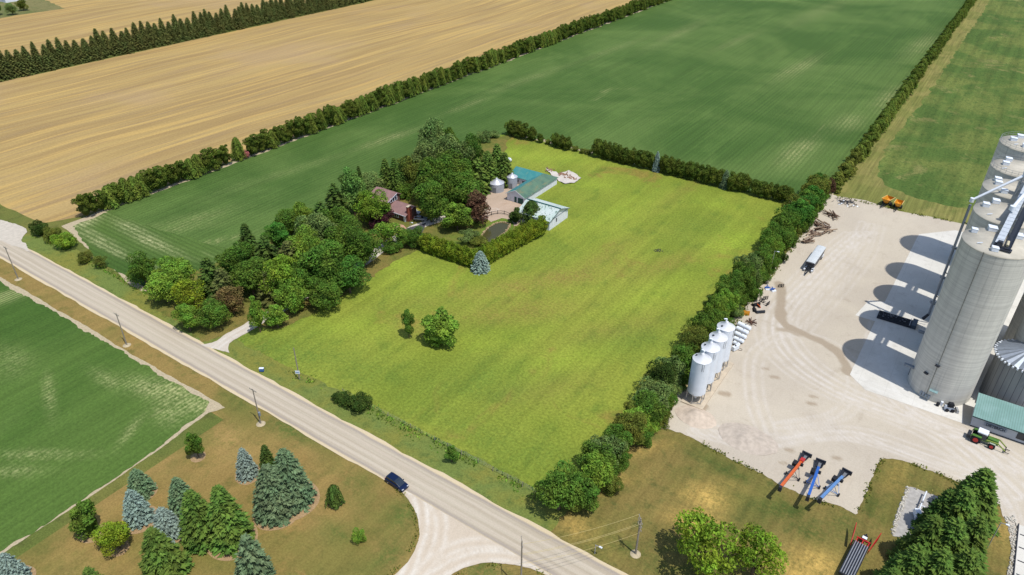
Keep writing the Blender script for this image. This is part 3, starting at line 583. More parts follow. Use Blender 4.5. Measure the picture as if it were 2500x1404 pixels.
# yard hedge of mixed deciduous trees
y = 82.5; k = 0
hcols = ['mid', 'dark', 'mid', 'olive', 'lightgreen', 'mid', 'grey', 'mid', 'olive']
while y < 256:
    far = y > 205
    hh = rnd.uniform(6.4, 9.8) if y < 215 else rnd.uniform(9, 11); rr = rnd.uniform(3.1, 3.9) if not far else rnd.uniform(3.6, 4.5)
    xx = -42.3 + rnd.uniform(-1.3, 1.3) + (.6 if y > 150 else 0)
    if y < 84: xx = -44.6; rr = 4.6; hh = 9.5
    colr = 'mid' if y < 86 else 'emerald' if far and rnd.random() < .6 else rnd.choice(hcols)
    rowtree('broad' if rnd.random() < .8 else 'tall', xx, y, hh, rr, colr, 'leafy tree in the thick hedgerow between meadow and gravel yard', 'trees of the yard hedgerow', 'hedgerow_tree')
    if rnd.random() < .9: rowtree('bush', xx + 2.6, y + 1.8, rnd.uniform(3, 4.5), 2.2, rnd.choice(hcols), 'low bush at the foot of the yard hedgerow', 'bushes of the yard hedgerow', 'hedgerow_bush')
    if rnd.random() < .6: rowtree('tall', xx - rnd.uniform(.6, 2.2), y + 1.5, rnd.uniform(4.5, 7), rnd.uniform(1.7, 2.4), rnd.choice(hcols), 'slender tree on the meadow side of the yard hedgerow', 'slender trees of the yard hedgerow', 'hedgerow_tree')
    y += 3.7 + rnd.uniform(-.9, 1.1); k += 1

# back hedge
def back(px, h, kind='hedge', col='cedar', rad=2.2, label='rounded cedar in the hedge behind the meadow', grp='cedars behind the meadow'):
    p = P(px, 328 + .245 * (px - 1233)); rowtree(kind, p.x, 245.6 + rnd.uniform(-.5, .5), h, rad, col, label, grp)
for px in (1246, 1262, 1277): back(px, 6.8, rad=2.7)
back(1296, 6, rad=2.3); back(1318, 4, rad=1.6)
for px in (1354, 1370, 1386): back(px, 5.6, rad=2.3)
for px in (1336, 1404, 1422, 1435): back(px, 2.0, 'bush', 'olive', 1.5, 'low scrubby bush in a gap of the back hedge', 'scrub bushes in the back hedge')
for px in (1456, 1470, 1484, 1498, 1511): back(px, 7.2, rad=2.5)
for px in (1528, 1542, 1556, 1570, 1585): back(px, 6.8, rad=2.5)
back(1601, 8.2, 'blue', 'blue', 1.8, 'slim blue spruce standing among the cedars of the back hedge', None)
for px in range(1618, 1755, 15): back(px, 6.6 + rnd.uniform(-.5, .6), rad=2.4)
back(1768, 7.2, 'blue', 'bluegreen', 2.2, 'bluish spruce at the right end of the long cedar block in back hedge', None)
for px in (1784, 1799, 1812): back(px, 6.8, rad=2.5)
for px in (1842, 1858, 1873, 1888, 1902, 1918): back(px, 5.8 + rnd.uniform(-.4, .5), rad=2.2)

# cedar hedge in front of the pond
a = P(1040, 612); b = P(1163, 652)
n = 18
for i in range(n):
    t = i / (n - 1); rowtree('hedge', a.x + (b.x - a.x) * t + rnd.uniform(-.2, .2), a.y + (b.y - a.y) * t - .3, 6.0 + rnd.uniform(-.3, .4), 1.9, 'cedaryellow', 'clipped yellow green cedar in the hedge left of the pond', 'cedars of the left pond hedge')
a = P(1176, 648); b = P(1322, 572); n = 27
for i in range(1, n):
    t = i / (n - 1); rowtree('hedge', a.x + (b.x - a.x) * t + rnd.uniform(-.2, .2), a.y + (b.y - a.y) * t, 6.4 + rnd.uniform(-.3, .4), 1.9, 'cedaryellow', 'clipped yellow green cedar in the hedge between pond and meadow', 'cedars of the right pond hedge')

# woodland trees: kind, top pixel, height, radius, colour, label
WT = [
 ('broad', 337, 624, 9.5, 3.9, 'mid', 'round green tree nearest the road at the left end of the wood'),
 ('broad', 412, 636, 10, 4.6, 'lightgreen', 'light green broad tree behind the road, second from the left end'),
 ('open', 452, 684, 10, 3.8, 'yel', 'yellow green thin crowned tree standing beside the road'),
 ('broad', 392, 665, 9.5, 4.2, 'lightgreen', 'light green tree between the two left end roadside trees'),
 ('pine', 500, 628, 11.5, 4.2, 'dark', 'dark pine behind the yellow green roadside tree'),
 ('pine', 535, 655, 11, 3.8, 'dusk', 'dull dark pine left of the dead brown tree'),
 ('broad', 511, 741, 7.5, 3.7, 'mid', 'compact bright green tree at the road end of the driveway lawn'),
 ('open', 556, 700, 8.5, 3.2, 'brown', 'dying brown tree left of the driveway'),
 ('tall', 448, 745, 8, 2.6, 'lightgreen', 'small leaning yellowish tree in front of the roadside group'),
 ('spruce', 595, 545, 14, 4, 'dark', 'tall dark spruce at the field side of the wood'),
 ('broad', 568, 598, 12, 5, 'mid', 'deep green broad tree near the bean field corner'),
 ('pine', 640, 575, 13, 4.6, 'dark', 'dark pine between spruce and mottled maple'),
 ('pine', 655, 650, 11, 4.2, 'dusk', 'greyish pine behind the lime green driveway tree'),
 ('broad', 603, 640, 11, 4.6, 'mid', 'green tree in the middle of the wood front'),
 ('broad', 685, 628, 13, 5.2, 'lime', 'lime green tall tree beside the driveway'),
 ('tall', 618, 728, 10.5, 2.3, 'lightgreen', 'young slim tree with bare trunk beside the driveway mouth'),
 ('tall', 668, 745, 7, 2.6, 'lightgreen', 'small light tree above the white driveway'),
 ('broad', 705, 690, 9.5, 3.8, 'lightgreen', 'lower bright tree below the lime green one'),
 ('broad', 765, 520, 14, 5.2, 'grey', 'blue green broad crown in the middle of the wood'),
 ('broad', 790, 600, 14.5, 6.2, 'mid', 'largest round maple at the meadow edge of the wood'),
 ('broad', 845, 640, 10, 4.6, 'emerald', 'deep emerald maple right of the largest maple'),
 ('broad', 785, 690, 8.5, 4.2, 'mid', 'low dark green maple overhanging the meadow'),
 ('broad', 880, 562, 12, 5.0, 'mid', 'green tree over the white driveway bend'),
 ('broad', 742, 566, 12, 5.2, 'lightgreen', 'light green crown behind the largest maple'),
 ('broad', 845, 545, 12, 5.2, 'mid', 'mid green crown between plum tree and large maple'),
 ('open', 945, 536, 10, 4.2, 'lightgreen', 'light feathery tree in front of the house entrance'),
 ('broad', 905, 470, 12, 5.2, 'lime', 'bright green round tree left of the brown roof'),
 ('bush', 923, 515, 6.2, 4.0, 'purple', 'dark purple plum tree beside the house windows'),
 ('tall', 852, 410, 17, 4.4, 'larch', 'tall pale larch left of the house'),
 ('spruce', 874, 404, 15, 2.4, 'dark', 'narrow dark spruce just right of the tall larch'),
 ('pine', 812, 446, 14, 4.6, 'dark', 'dark pine left of the tall larch'),
 ('pine', 778, 490, 12, 4.4, 'dark', 'shorter dark pine at the field edge left of the larch'),
 ('broad', 735, 498, 10, 3.8, 'lightgreen', 'bright green tree at the bean field edge'),
 ('broad', 700, 516, 9.5, 3.8, 'mid', 'green tree at the field edge, left of the bright one'),
 ('tall', 672, 545, 10, 3.8, 'emerald', 'upright emerald tree on the field edge'),
 ('spruce', 938, 386, 14, 3.4, 'spruce', 'leftmost of the three narrow spruces behind the house'),
 ('spruce', 960, 384, 14.5, 3.2, 'spruce', 'middle of the three narrow spruces behind the house'),
 ('spruce', 978, 390, 13, 2.6, 'dark', 'rightmost and darkest of the three narrow spruces behind the house'),
 ('broad', 905, 424, 9, 4.4, 'grey', 'greyish willow like tree behind the roof'),
 ('open', 890, 440, 8, 4, 'grey', 'low grey shrubby tree behind the roof ridge'),
 ('broad', 1003, 384, 13, 4.8, 'olive', 'olive green tree between narrow spruces and poplars'),
 ('bush', 990, 448, 5.5, 3, 'mid', 'round shrub at the back edge of the house lawn'),
 ('broad', 1060, 291, 21, 5.2, 'grey', 'tallest grey green poplar behind the farm'),
 ('broad', 1035, 340, 18, 5.5, 'grey', 'grey green poplar left of the tallest one'),
 ('broad', 1083, 330, 19, 5.5, 'grey', 'grey green poplar right of the tallest one'),
 ('broad', 1118, 345, 17, 5, 'grey', 'second poplar right of the tallest one'),
 ('broad', 1150, 336, 17, 5, 'mid', 'green poplar above the grain bins'),
 ('broad', 1060, 385, 17, 6.2, 'mid', 'big green crown in the centre of the farm wood'),
 ('broad', 1100, 375, 16, 6.2, 'mid', 'broad crown right of the wood centre'),
 ('broad', 1045, 412, 13, 4.6, 'dark', 'dark crown at the back of the house lawn'),
 ('broad', 1085, 425, 14, 6, 'mid', 'mid green crown above the large lawn tree'),
 ('broad', 1130, 420, 13, 6, 'mid', 'broad green crown left of the wide grain bin'),
 ('spruce', 1190, 368, 14, 4.4, 'spruce', 'spruce behind the wide grain bin'),
 ('spruce', 1213, 350, 15, 4.2, 'spruce', 'taller spruce behind the narrow grain bin'),
 ('pine', 1165, 385, 13, 4.8, 'spruce', 'pine left of the two bin spruces'),
 ('spruce', 1232, 372, 12.5, 3.8, 'spruce', 'outermost spruce at the meadow edge of the wood'),
 ('pine', 1150, 440, 11, 4.6, 'mid', 'low green tree beside the wide grain bin'),
 ('broad', 1048, 448, 14, 5.2, 'mid', 'large green tree right of the brown roofed house'),
 ('tall', 1114, 494, 10, 4.2, 'lightgreen', 'yellow green tree between courtyard and pond'),
 ('tall', 1163, 470, 11, 4.4, 'copper', 'copper brown beech beside the gravel courtyard'),
 ('cedar', 1298, 491, 7.5, 3.1, 'dark', 'dark rounded cedar in front of the pale shed roof'),
 ('cedar', 1258, 509, 5.6, 2.1, 'dark', 'smaller dark cedar beside the pond'),
 ('broad', 1012, 560, 6, 2.8, 'mid', 'small round tree beside the asphalt drive'),
 ('broad', 985, 560, 5.5, 3, 'mid', 'low dark tree in front of the garden path'),
 ('bush', 1040, 575, 3.8, 3.2, 'olive', 'low olive bush at the end of the pond hedge'),
 ('bush', 1168, 580, 2.6, 2.6, 'olive', 'low reedy bush covering the left tip of the pond'),
 ('open', 1143, 563, 4.2, 3.2, 'grey', 'drooping grey willow shrub beside the pond'),
 ('bush', 955, 590, 3.6, 2.8, 'mid', 'low green bush under the entrance trees'),
 ('bush', 1182, 318, 5, 3, 'grey', 'grey bush at the field corner behind the farm'),
 ('bush', 1205, 320, 2.8, 2.6, 'grey', 'small scrubby bush between grey bush and the back hedge'),
 ('broad', 735, 640, 11, 4.4, 'mid', 'green crown right of the lime green driveway tree'),
 ('broad', 820, 505, 12, 4.6, 'mid', 'green crown left of the purple plum tree'),
 ('pine', 700, 588, 11, 4.4, 'dusk', 'dusky pine deep inside the wood'),
 ('spruce', 760, 610, 12, 4, 'dark', 'dark spruce hidden behind the largest maple'),
 ('broad', 1095, 310, 14, 3.5, 'mid', 'green crown at the field side of the poplars'),
]
for kd, px, py, h, rd, col, lab in WT:
    p = P(px, py, h); tree(kd, p.x, p.y, h, rd * 1.14, col, lab)
def bytop(kd, px, py, h, rd, col, lab, grp=None, name=None):
    p = P(px, py, h); return tree(kd, p.x, p.y, h, rd, col, lab, grp, name)
p = P(1078, 838); tree('hedge', p.x, p.y, 9.6, 4.4, 'lightgreen', 'lone round tree standing in the meadow', None, 'broadleaf_tree')
p = P(999, 824); tree('tall', p.x, p.y, 8.4, 2.0, 'mid', 'slim small tree just left of the lone round meadow tree')
p = P(1173, 660); tree('blue', p.x, p.y, 6.6, 2.9, 'blue', 'blue spruce at the point of the pond hedge')
p = P(1103, 1128); tree('tall', p.x, p.y, 4.6, 1.4, 'mid', 'sapling in the meadow above the road verge')
for kd, px, py, h, rd, col, lab in (
 ('bush', 878, 968, 3.6, 2.6, 'dark', 'dark shrub beside the road, right of the pair'), ('bush', 845, 963, 2.8, 2.2, 'dark', 'lower dark shrub beside the road, left of the pair'),
 ('bush', 825, 960, 2.2, 1.6, 'dark', 'smallest dark shrub at the left end of the roadside pair'),
 ('bush', 88, 540, 5, 2.8, 'dark', 'dark round shrub beside the white gravel entrance'), ('bush', 122, 555, 5, 3.0, 'olive', 'olive shrub second from the gravel entrance'),
 ('bush', 153, 572, 5, 3.4, 'lime', 'yellow green shrub along the far verge'), ('bush', 202, 616, 3.4, 2.4, 'olive', 'small dull shrub at the far bean field edge'),
 ('open', 240, 626, 3.6, 2.2, 'olive', 'thin sapling at the end of the far verge shrubs')):
    bytop(kd, px, py, h, rd, col, lab)
# south garden
for kd, px, py, h, rd, col, lab in (
 ('tall', 466, 1056, 6.8, 2.0, 'mid', 'slim leafy tree near the crop corner'),
 ('blue', 588, 1094, 7.4, 2.7, 'blue', 'upright blue spruce left of the merged large pair'),
 ('spruce', 643, 1086, 8.5, 2.5, 'dark', 'small dark spruce behind the big blue green pair'),
 ('blue', 688, 1096, 13.5, 5.2, 'bluegreen', 'right hand spruce of the big blue green pair'),
 ('blue', 647, 1134, 12.5, 4.6, 'bluegreen', 'left hand spruce of the big blue green pair'),
 ('cedar', 811, 1186, 5, 1.7, 'dark', 'small dark cedar alone on the lawn near the side road'),
 ('bush', 874, 1299, 2.6, 1.4, 'lightgreen', 'little bright bush in the lawn near the side road'),
 ('blue', 326, 1146, 6.2, 3.0, 'bluegreen', 'short green spruce against the crop border'),
 ('blue', 425, 1166, 8, 3.1, 'bluegreen', 'dark banded spruce left of the big green pair'),
 ('blue', 313, 1196, 8, 3.5, 'blue', 'silvery blue spruce below the short green one'),
 ('blue', 390, 1240, 7, 3.3, 'blue', 'blue spruce in the middle of the garden trees'),
 ('cedar', 192, 1230, 8, 3.0, 'mid', 'bushy cedar at the lower left of the garden'),
 ('broad', 268, 1284, 6, 3.4, 'yel', 'bright yellow green round tree in the garden'),
 ('spruce', 460, 1198, 12.5, 4.6, 'spruce', 'left of the two large green spruces'),
 ('spruce', 528, 1186, 14, 5, 'spruce', 'right of the two large green spruces'),
 ('spruce', 365, 1292, 12, 5, 'spruce', 'large green spruce at the bottom edge below the blue one'),
 ('pine', 597, 1306, 11, 4.2, 'bluegreen', 'blue green pine at the bottom edge, right of the green pair'),
 ('spruce', 210, 1388, 8, 3, 'spruce', 'spruce tip showing at the bottom edge'),
 ('blue', 2, 1352, 7, 3.2, 'blue', 'blue spruce cut by the lower left corner'),
 ('open', 1735, 1276, 12.5, 6.0, c(118, 142, 44, 1.3), 'bright open crowned maple at the bottom edge of the dry meadow'),
 ('open', 1862, 1308, 11, 4.2, c(118, 142, 44, 1.3), 'narrow bright maple right of the larger one'),
 ('spruce', 2415, 1147, 13, 5.2, 'spruce', 'topmost spruce of the block beside the yard road'),
 ('spruce', 2368, 1196, 13, 4.8, 'spruce', 'second spruce of the block below the topmost one'),
 ('spruce', 2325, 1197, 11, 3.6, 'dark', 'dark spruce beside the pipework'),
 ('spruce', 2290, 1262, 13, 4.6, 'spruce', 'spruce casting shade on the grey stone pad'),
 ('spruce', 2345, 1270, 14, 4.8, 'spruce', 'middle spruce of the lower right block'),
 ('spruce', 2400, 1262, 13, 4.4, 'spruce', 'spruce near the leaning light pole'),
 ('spruce', 2250, 1335, 13, 4.8, 'spruce', 'spruce at the lower left of the block'),
 ('spruce', 2312, 1345, 14, 4.8, 'spruce', 'spruce at the lower middle of the block'),
 ('spruce', 2378, 1345, 13, 4.6, 'spruce', 'spruce at the lower right of the block'),
 ('spruce', 2190, 1392, 11, 4.2, 'spruce', 'spruce at the bottom edge beside the red implement')):
    bytop(kd, px, py, h, rd * (.9 if px < 700 else 1), col, lab)
# far farm yard in the top left corner
for px, py, h, rd, col, lab in ((-20, 5, 9, 5, 'mid', 'green tree at the top left corner'), (22, 8, 8, 4, 'grey', 'greyish tree in the distant farmyard'), (48, -2, 8, 4, 'olive', 'distant olive tree right of the greyish one')):
    bytop('broad', px, py, h, rd, col, lab)
# mulch beds under garden spruces
m_mulch = flat('mat_mulch', c(188, 158, 118), .95, 0, .25, 3, .1)
def bed(px, py, h, rad, k=1.05):
    p = P(px, py, h); n_ = 40; sheet('mulch_bed', [(p.x + rad * .92 * k * math.cos(6.2832 * i / n_), p.y + rad * .92 * k * math.sin(6.2832 * i / n_)) for i in range(n_)], .04 + rnd.uniform(0, .01), m_mulch, .12, .5)
for q in ((588, 1094, 7.4, 2.7), (688, 1096, 13.5, 5.2), (647, 1134, 12.5, 4.6), (326, 1146, 6.2, 3), (313, 1196, 8, 3.5), (390, 1240, 7, 3.3), (466, 1056, 6.8, 1.6), (811, 1186, 5, 1.4), (528, 1186, 14, 4.6), (2, 1352, 7, 3.2), (268, 1284, 6, 1.8), (192, 1230, 8, 2.2)): bed(*q)

# ================================================================== STRUCTURES AND OBJECTS
m_steel = flat('mat_galvanised', c(206, 208, 212), .4, .55, .1, 1.5, .5)
m_white = flat('mat_white_paint', c(232, 238, 246, .85), .45, 0, .06, .6, .4)
m_whitewall = flat('mat_white_siding', c(234, 236, 244, .85), .7, 0, .08, .8, .3)
m_black = flat('mat_black_rubber', c(40, 42, 48), .8, 0, .2, 3, .3)
m_dark = flat('mat_dark_metal', c(58, 62, 72), .5, .2, .2, 2, .4)
m_glass = flat('mat_window_glass', c(50, 62, 76), .1, 0, .1, 1, .6)
m_wood = flat('mat_pole_wood', c(170, 160, 146), .9, 0, .2, 2, .2)
m_yellow = flat('mat_yellow_paint', c(236, 160, 40), .5, 0, .12, 2, .4)
m_red = flat('mat_red_paint', c(210, 44, 40), .45, 0, .12, 2, .5)
m_orange = flat('mat_orange_paint', c(236, 112, 52), .5, 0, .12, 2, .4)
m_blue = flat('mat_blue_paint', c(44, 110, 206), .45, 0, .1, 2, .4)
m_ltblue = flat('mat_faded_blue_paint', c(112, 160, 220), .45, 0, .12, 2, .4)
m_concslab = flat('mat_concrete_slab', c(222, 206, 182), .85, 0, .12, .8, .2)
m_teal = flat('mat_teal_trim', c(24, 96, 92), .5, 0, .1, 2, .4)

def ribroof(name, a, b, per, axis, rough=.5, patch=None, ribdark=.3):
    t = NT(name, rough, .4); s = t.mathn('SINE', t.mathn('MULTIPLY', t.xyz(axis), 6.2832 / per))
    col = t.mix(t.ramp(t.noise(.35, 5, .65, .4), .38, .64), a, b)
    if patch: col = t.mix(t.ramp(t.noise(.5, 5, .7, .5, t.co((1, .35, 1))), .52, .66, 0, .7), col, patch)
    col = t.bright(col, t.ramp(s, .2, 1, 1, 1 - ribdark)); return t.out(col)  # darker stripe once per rib period
def silomat():
    t = NT('mat_slipform_concrete', .9, .15)
    band = t.noise(1, 3, .6, .1, t.co((.02, .02, 1.4))); fineb = t.noise(1, 2, .5, 0, t.co((.05, .05, 5)))
    col = t.mix(t.ramp(t.noise(1, 5, .6, .3, t.co((.5, .5, .05))), .35, .68), c(240, 237, 226), c(224, 221, 212))
    col = t.mix(t.ramp(t.noise(1, 4, .7, 0, t.co((1.8, 1.8, .035))), .52, .75, 0, .5), col, c(150, 150, 148))
    col = t.bright(col, t.ramp(band, .3, .7, .92, 1.06)); col = t.bright(col, t.ramp(fineb, .3, .7, .93, 1.05)); ring = t.mathn('ABSOLUTE', t.mathn('SUBTRACT', t.mathn('FRACT', t.mathn('DIVIDE', t.xyz(2), 1.22)), .5)); col = t.bright(col, t.ramp(ring, .44, .49, 1, .88))
    return t.out(col)
m_silo = silomat(); m_siloroof = flat('mat_silo_roof', c(226, 218, 200), .9, 0, .16, .35, .15)
m_galvwall = ribroof('mat_corrugated_steel', c(204, 208, 214), c(188, 192, 200), .35, 2, .45, None, .2)

# ---- tall concrete silos
SIL = [(10.0, 163.8, 6.6, 'nearest tall concrete silo, with the roof conveyor ending on it'), (10.4, 180.3, 6.5, 'second concrete silo in the row, behind the nearest one'),
       (10.7, 196.7, 6.4, 'third and middle concrete silo, crossed by a sloping spout'), (11.0, 212.6, 6.3, 'fourth concrete silo with a railing round its top'), (12.3, 234.0, 7.2, 'farthest and widest concrete silo with a railed white roof')]
SH = 38.5
def silo(i, cx, cy, r, lab):
    rt = thing('concrete_silo', lab, 'silo', (cx, cy, 0), 0, 'concrete silos beside the gravel yard')
    m = MB(); m.lathe([(r, 0), (r, SH - .3)], 72); m.build('wall', m_silo, rt)
    m = MB(); m.lathe([(r + .06, SH - .3), (r + .06, SH), (0.01, SH + .25)], 72); m.lathe([(r + .06, SH - .3), (.01, SH - .32)], 72); m.build('roof', m_siloroof, rt)
    hs = {0: [(-4.7, 2.3, 1.1), (-1.6, 5.4, 1.6), (3.1, 4.6, 1.6), (-.4, -4.6, 1.2)], 1: [(-4.3, 1.6, 1.3), (-2.6, 5.0, 1.4), (4.5, .5, 1.3)],
          2: [(-3.6, 3.4, 1.4), (-3.3, 1.0, 1.4), (-1.8, -3.8, 1.3), (3.5, 2.5, 1.4)], 3: [(-2.7, 4, 1.4), (-3.1, .5, 1.4), (3.4, 2.0, 1.4)], 4: [(-2.6, 4.4, 1.5), (-4, .8, 1.5), (-1, -3.4, 1.4), (3, 3, 1.5)]}[i]
    for x, y, s in hs:
        m = MB(); m.box(x, y, SH + .1, s, s, .75, rz=.2); m.box(x, y, SH + .85, s * 1.08, s * 1.05, .08, rz=.2, ry=.08); m.build('hatch', m_white, rt)
    if i >= 3:
        m = MB(); N = 28
        for k in range(N):
            a = 6.2832 * k / N; b_ = 6.2832 * (k + 1) / N; pa = (r * .985 * math.cos(a), r * .985 * math.sin(a)); pb = (r * .985 * math.cos(b_), r * .985 * math.sin(b_))
            m.beam((*pa, SH), (*pa, SH + 1.1), .06)
            for z in (.55, 1.1): m.beam((*pa, SH + z), (*pb, SH + z), .05)
        m.build('railing', m_steel, rt)
    for x, y in ((-3.6, -3.2), (1.2, -3.0)):
        m = MB(); m.cyl((x, y, SH + .2), (x + .9, y + .1, SH + .55), .13, n=8); m.build('vent_pipe', m_white, rt)
    if i == 0:
        m = MB(); a = R(252)
        m.beam((r * math.cos(a) * 1.005, r * math.sin(a) * 1.005, 1), (r * math.cos(a) * 1.005, r * math.sin(a) * 1.005, SH), .16); m.build('conduit', flat('mat_conduit', c(150, 150, 142), .8), rt)
        for z in (9.5, 6.3):
            a = R(252 - (14 if z < 8 else 0)); m = MB(); m.box((r + .25) * math.cos(a), (r + .25) * math.sin(a), z, .9, .5, .35, a + 1.57); m.build('bracket', m_dark, rt)
        a = R(262); m = MB(); m.box((r + .35) * math.cos(a), (r + .35) * math.sin(a), 3.1, 1.7, .9, .12, a + 1.57); m.build('canopy', flat('mat_canopy', c(150, 184, 186), .5), rt)
        a = R(250); m = MB()
        for k in range(4):
            q = a + (k - 1.5) * .09; m.box((r + .15) * math.cos(q), (r + .15) * math.sin(q), .6, .4, .35, .9, q + 1.57)
        m.build('electric_box', flat('mat_electric_box', c(160, 172, 184), .5), rt)
        m = MB(); m.box(-(r + .02), 1.5, 0, .1, 1.2, 2.3); m.build('door', m_dark, rt)
    m = MB(); a = R(200); m.box((r + .9) * math.cos(a), (r + .9) * math.sin(a), 4.6, 2.6, .9, .5, a, 1, 0, -.25); m.build('loadout_spout', flat('mat_spout_steel', c(150, 162, 176), .5, .3), rt)
for i, s in enumerate(SIL): silo(i, *s)
# second row partly outside the picture
for y, lab in ((176.5, 'shaded concrete silo of the second row, behind the nearest silo'), (193.5, 'concrete silo of the second row at the right picture edge')):
    rt = thing('concrete_silo', lab, 'silo', (27.4, y, 0)); m = MB(); m.lathe([(6.6, 0), (6.6, SH - .3)], 72); m.build('wall', m_silo, rt)
    m = MB(); m.lathe([(6.66, SH - .3), (6.66, SH), (.01, SH + .25)], 72); m.build('roof', m_siloroof, rt)

# ---- roof conveyor
def conveyor():
    a = P(2437, 597, SH + 1.2); b = P(2492, 487, SH + 2.6); b.z = SH + 2.6; a.z = SH + 1.2
    d = b - a; L = d.length * 1.9; rz = math.atan2(d.y, d.x); sl_ = d.z / d.length
    rt = thing('roof_conveyor', 'white topped conveyor bridge with catwalk on the silo roofs', 'conveyor', (a.x, a.y, SH + .2), rz)
    m = MB(); m.beam((0, 0, .7), (L, 0, .7 + sl_ * L), 1.4, .7); m.build('housing', m_dark, rt)
    m = MB(); k = 0; x = .3
    while x < L - 1: m.beam((x, 0, 1.22 + sl_ * x), (x + 1.75, 0, 1.22 + sl_ * (x + 1.75)), 1.35, .08); x += 1.85
    m.build('cover', flat('mat_conveyor_cover', c(216, 224, 232), .5), rt)
    m = MB(); m.beam((0, -1.7, .5), (L, -1.7, .5 + sl_ * L), 1.1, .08)
    for s in (-2.3, -1.15):
        for z in (.95, 1.4): m.beam((0, s, z), (L, s, z + sl_ * L), .06)
        x = 0
        while x < L: m.beam((x, s, .5 + sl_ * x), (x, s, 1.4 + sl_ * x), .06); x += 1.5
    m.build('catwalk', m_dark, rt)
    m = MB(); m.box(.2, -.9, .1, 1.4, 3.4, .25); m.box(.3, -.2, .2, .9, .9, 1.5); m.build('end_frame', m_dark, rt)
    m = MB(); m.cyl((.8, -1.5, .9), (2.2, -1.4, 1.2), .28, n=12); m.build('motor', flat('mat_motor', c(226, 214, 180), .5), rt)
    for x in (4, 9, 14, 19):
        m = MB(); 
        for s in (-.6, .6): m.beam((x, s, -.2), (x, s, .4 + sl_ * x), .12)
        m.build('support', m_dark, rt)
conveyor()
q = P(2512, 424, 44); rt = thing('distributor_tower', 'steel frame with round grain distributor on the silo roofs at the right edge', 'tower', (q.x, q.y, SH)); m = MB()
for a_, b_ in ((-1, -1), (1, -1), (1, 1), (-1, 1)): m.beam((a_, b_, 0), (a_ * .7, b_ * .7, 5.2), .16)
for z in (1.6, 3.4): 
    for k in range(4): m.beam(((-1, 1, 1, -1)[k] * .9, (-1, -1, 1, 1)[k] * .9, z), ((1, 1, -1, -1)[k] * .9, (-1, 1, 1, -1)[k] * .9, z), .1)
m.build('frame', m_steel, rt); m = MB(); m.lathe([(.4, 4.2), (1.1, 5.2), (1.1, 5.9), (.3, 6.5), (.01, 6.5)], 20); m.build('distributor', m_white, rt)
# vertical loading spout and sloping spouts
def pipe(name, label, pts, r, mat, collar=True):
    rt = thing(name, label, 'pipe', tuple(pts[0])); o = Vector(pts[0]); pts = [Vector(p) - o for p in pts]
    m = MB()
    for a, b in zip(pts[:-1], pts[1:]): m.cyl(a, b, r, n=14)
    m.build('tube', mat, rt)
    if collar:
        for q in (pts[0], pts[-1]):
            m = MB(); m.cyl(q - Vector((0, 0, .5)), q + Vector((0, 0, .5)), r * 1.6, n=14); m.build('collar', mat, rt)
    return rt
pb = Vector((3.3, 189.2, 36.0))
pipe('grain_spout', 'long sloping white spout from the silo roofs to the vertical pipe', [pb + Vector((0, 0, .6)), P(2510, 424, 44)], .3, m_white)
pipe('grain_spout', 'shorter upper spout leading to the roof conveyor end', [P(2472, 508, SH + 3.4), P(2510, 463, 43)], .36, m_white)
rt = thing('loading_pipe', 'long vertical loading pipe beside the second silo', 'pipe', (3.3, 188.7, 0)); m = MB(); m.cyl((0, 0, 4.2), (0, 0, 35.6), .3, n=14); m.build('tube', flat('mat_pipe_steel', c(150, 160, 174), .45, .3), rt)
m = MB(); m.cyl((0, 0, 4.3), (-.9, -.2, 2.6), .34, .42, n=12); m.build('outlet', m_dark, rt)
for z in (10, 17, 24, 31):
    m = MB(); m.beam((0, 0, z), (3.2, -2.5, z), .18); m.build('bracket', m_dark, rt)

# ---- ribbed silo with conical steel roof
rt = thing('ribbed_silo', 'grey ribbed silo with a scalloped conical steel roof behind the office', 'silo', (24, 168.5, 0))
t = NT('mat_ribbed_wall', .75, .3); aa = t.n('ShaderNodeMath'); aa.operation = 'ARCTAN2'; t.l(t.xyz(1), aa.inputs[0]); t.l(t.xyz(0), aa.inputs[1])
s = t.mathn('FRACT', t.mathn('MULTIPLY', aa.outputs[0], 30 / 6.2832)); dd = t.mathn('ABSOLUTE', t.mathn('SUBTRACT', s, .5))
col = t.mix(t.ramp(t.noise(1, 4, .6, 0, t.co((.4, .4, .06))), .35, .65), c(168, 168, 166), c(146, 148, 150)); col = t.mix(t.ramp(dd, .455, .48), col, c(64, 66, 72))
m_rib = t.out(col); m = MB(); m.lathe([(6, 0), (6, 12)], 60); m.build('wall', m_rib, rt)
m = MB(); N = 44; V = []; rr = 6.35
V.append((0, 0, 14.6))
for k in range(N):
    a = 6.2832 * k / N; V.append((rr * math.cos(a), rr * math.sin(a), 12.05 if k % 2 else 12.3))
m.add(V, [(0, k + 1, (k + 1) % N + 1) for k in range(N)]); m.build('roof', flat('mat_cone_roof', c(176, 186, 200), .4, .5, .1, 1), rt)
m = MB()
for k in range(44):
    a = 6.2832 * k / 44; m.box(6.45 * math.cos(a), 6.45 * math.sin(a), 11.75, .55, .3, .4, a)
m.build('eave_ribs', m_white, rt)
m = MB(); m.cyl((0, 0, 14.3), (0, 0, 15), .6, n=16); m.build('cap', m_steel, rt)
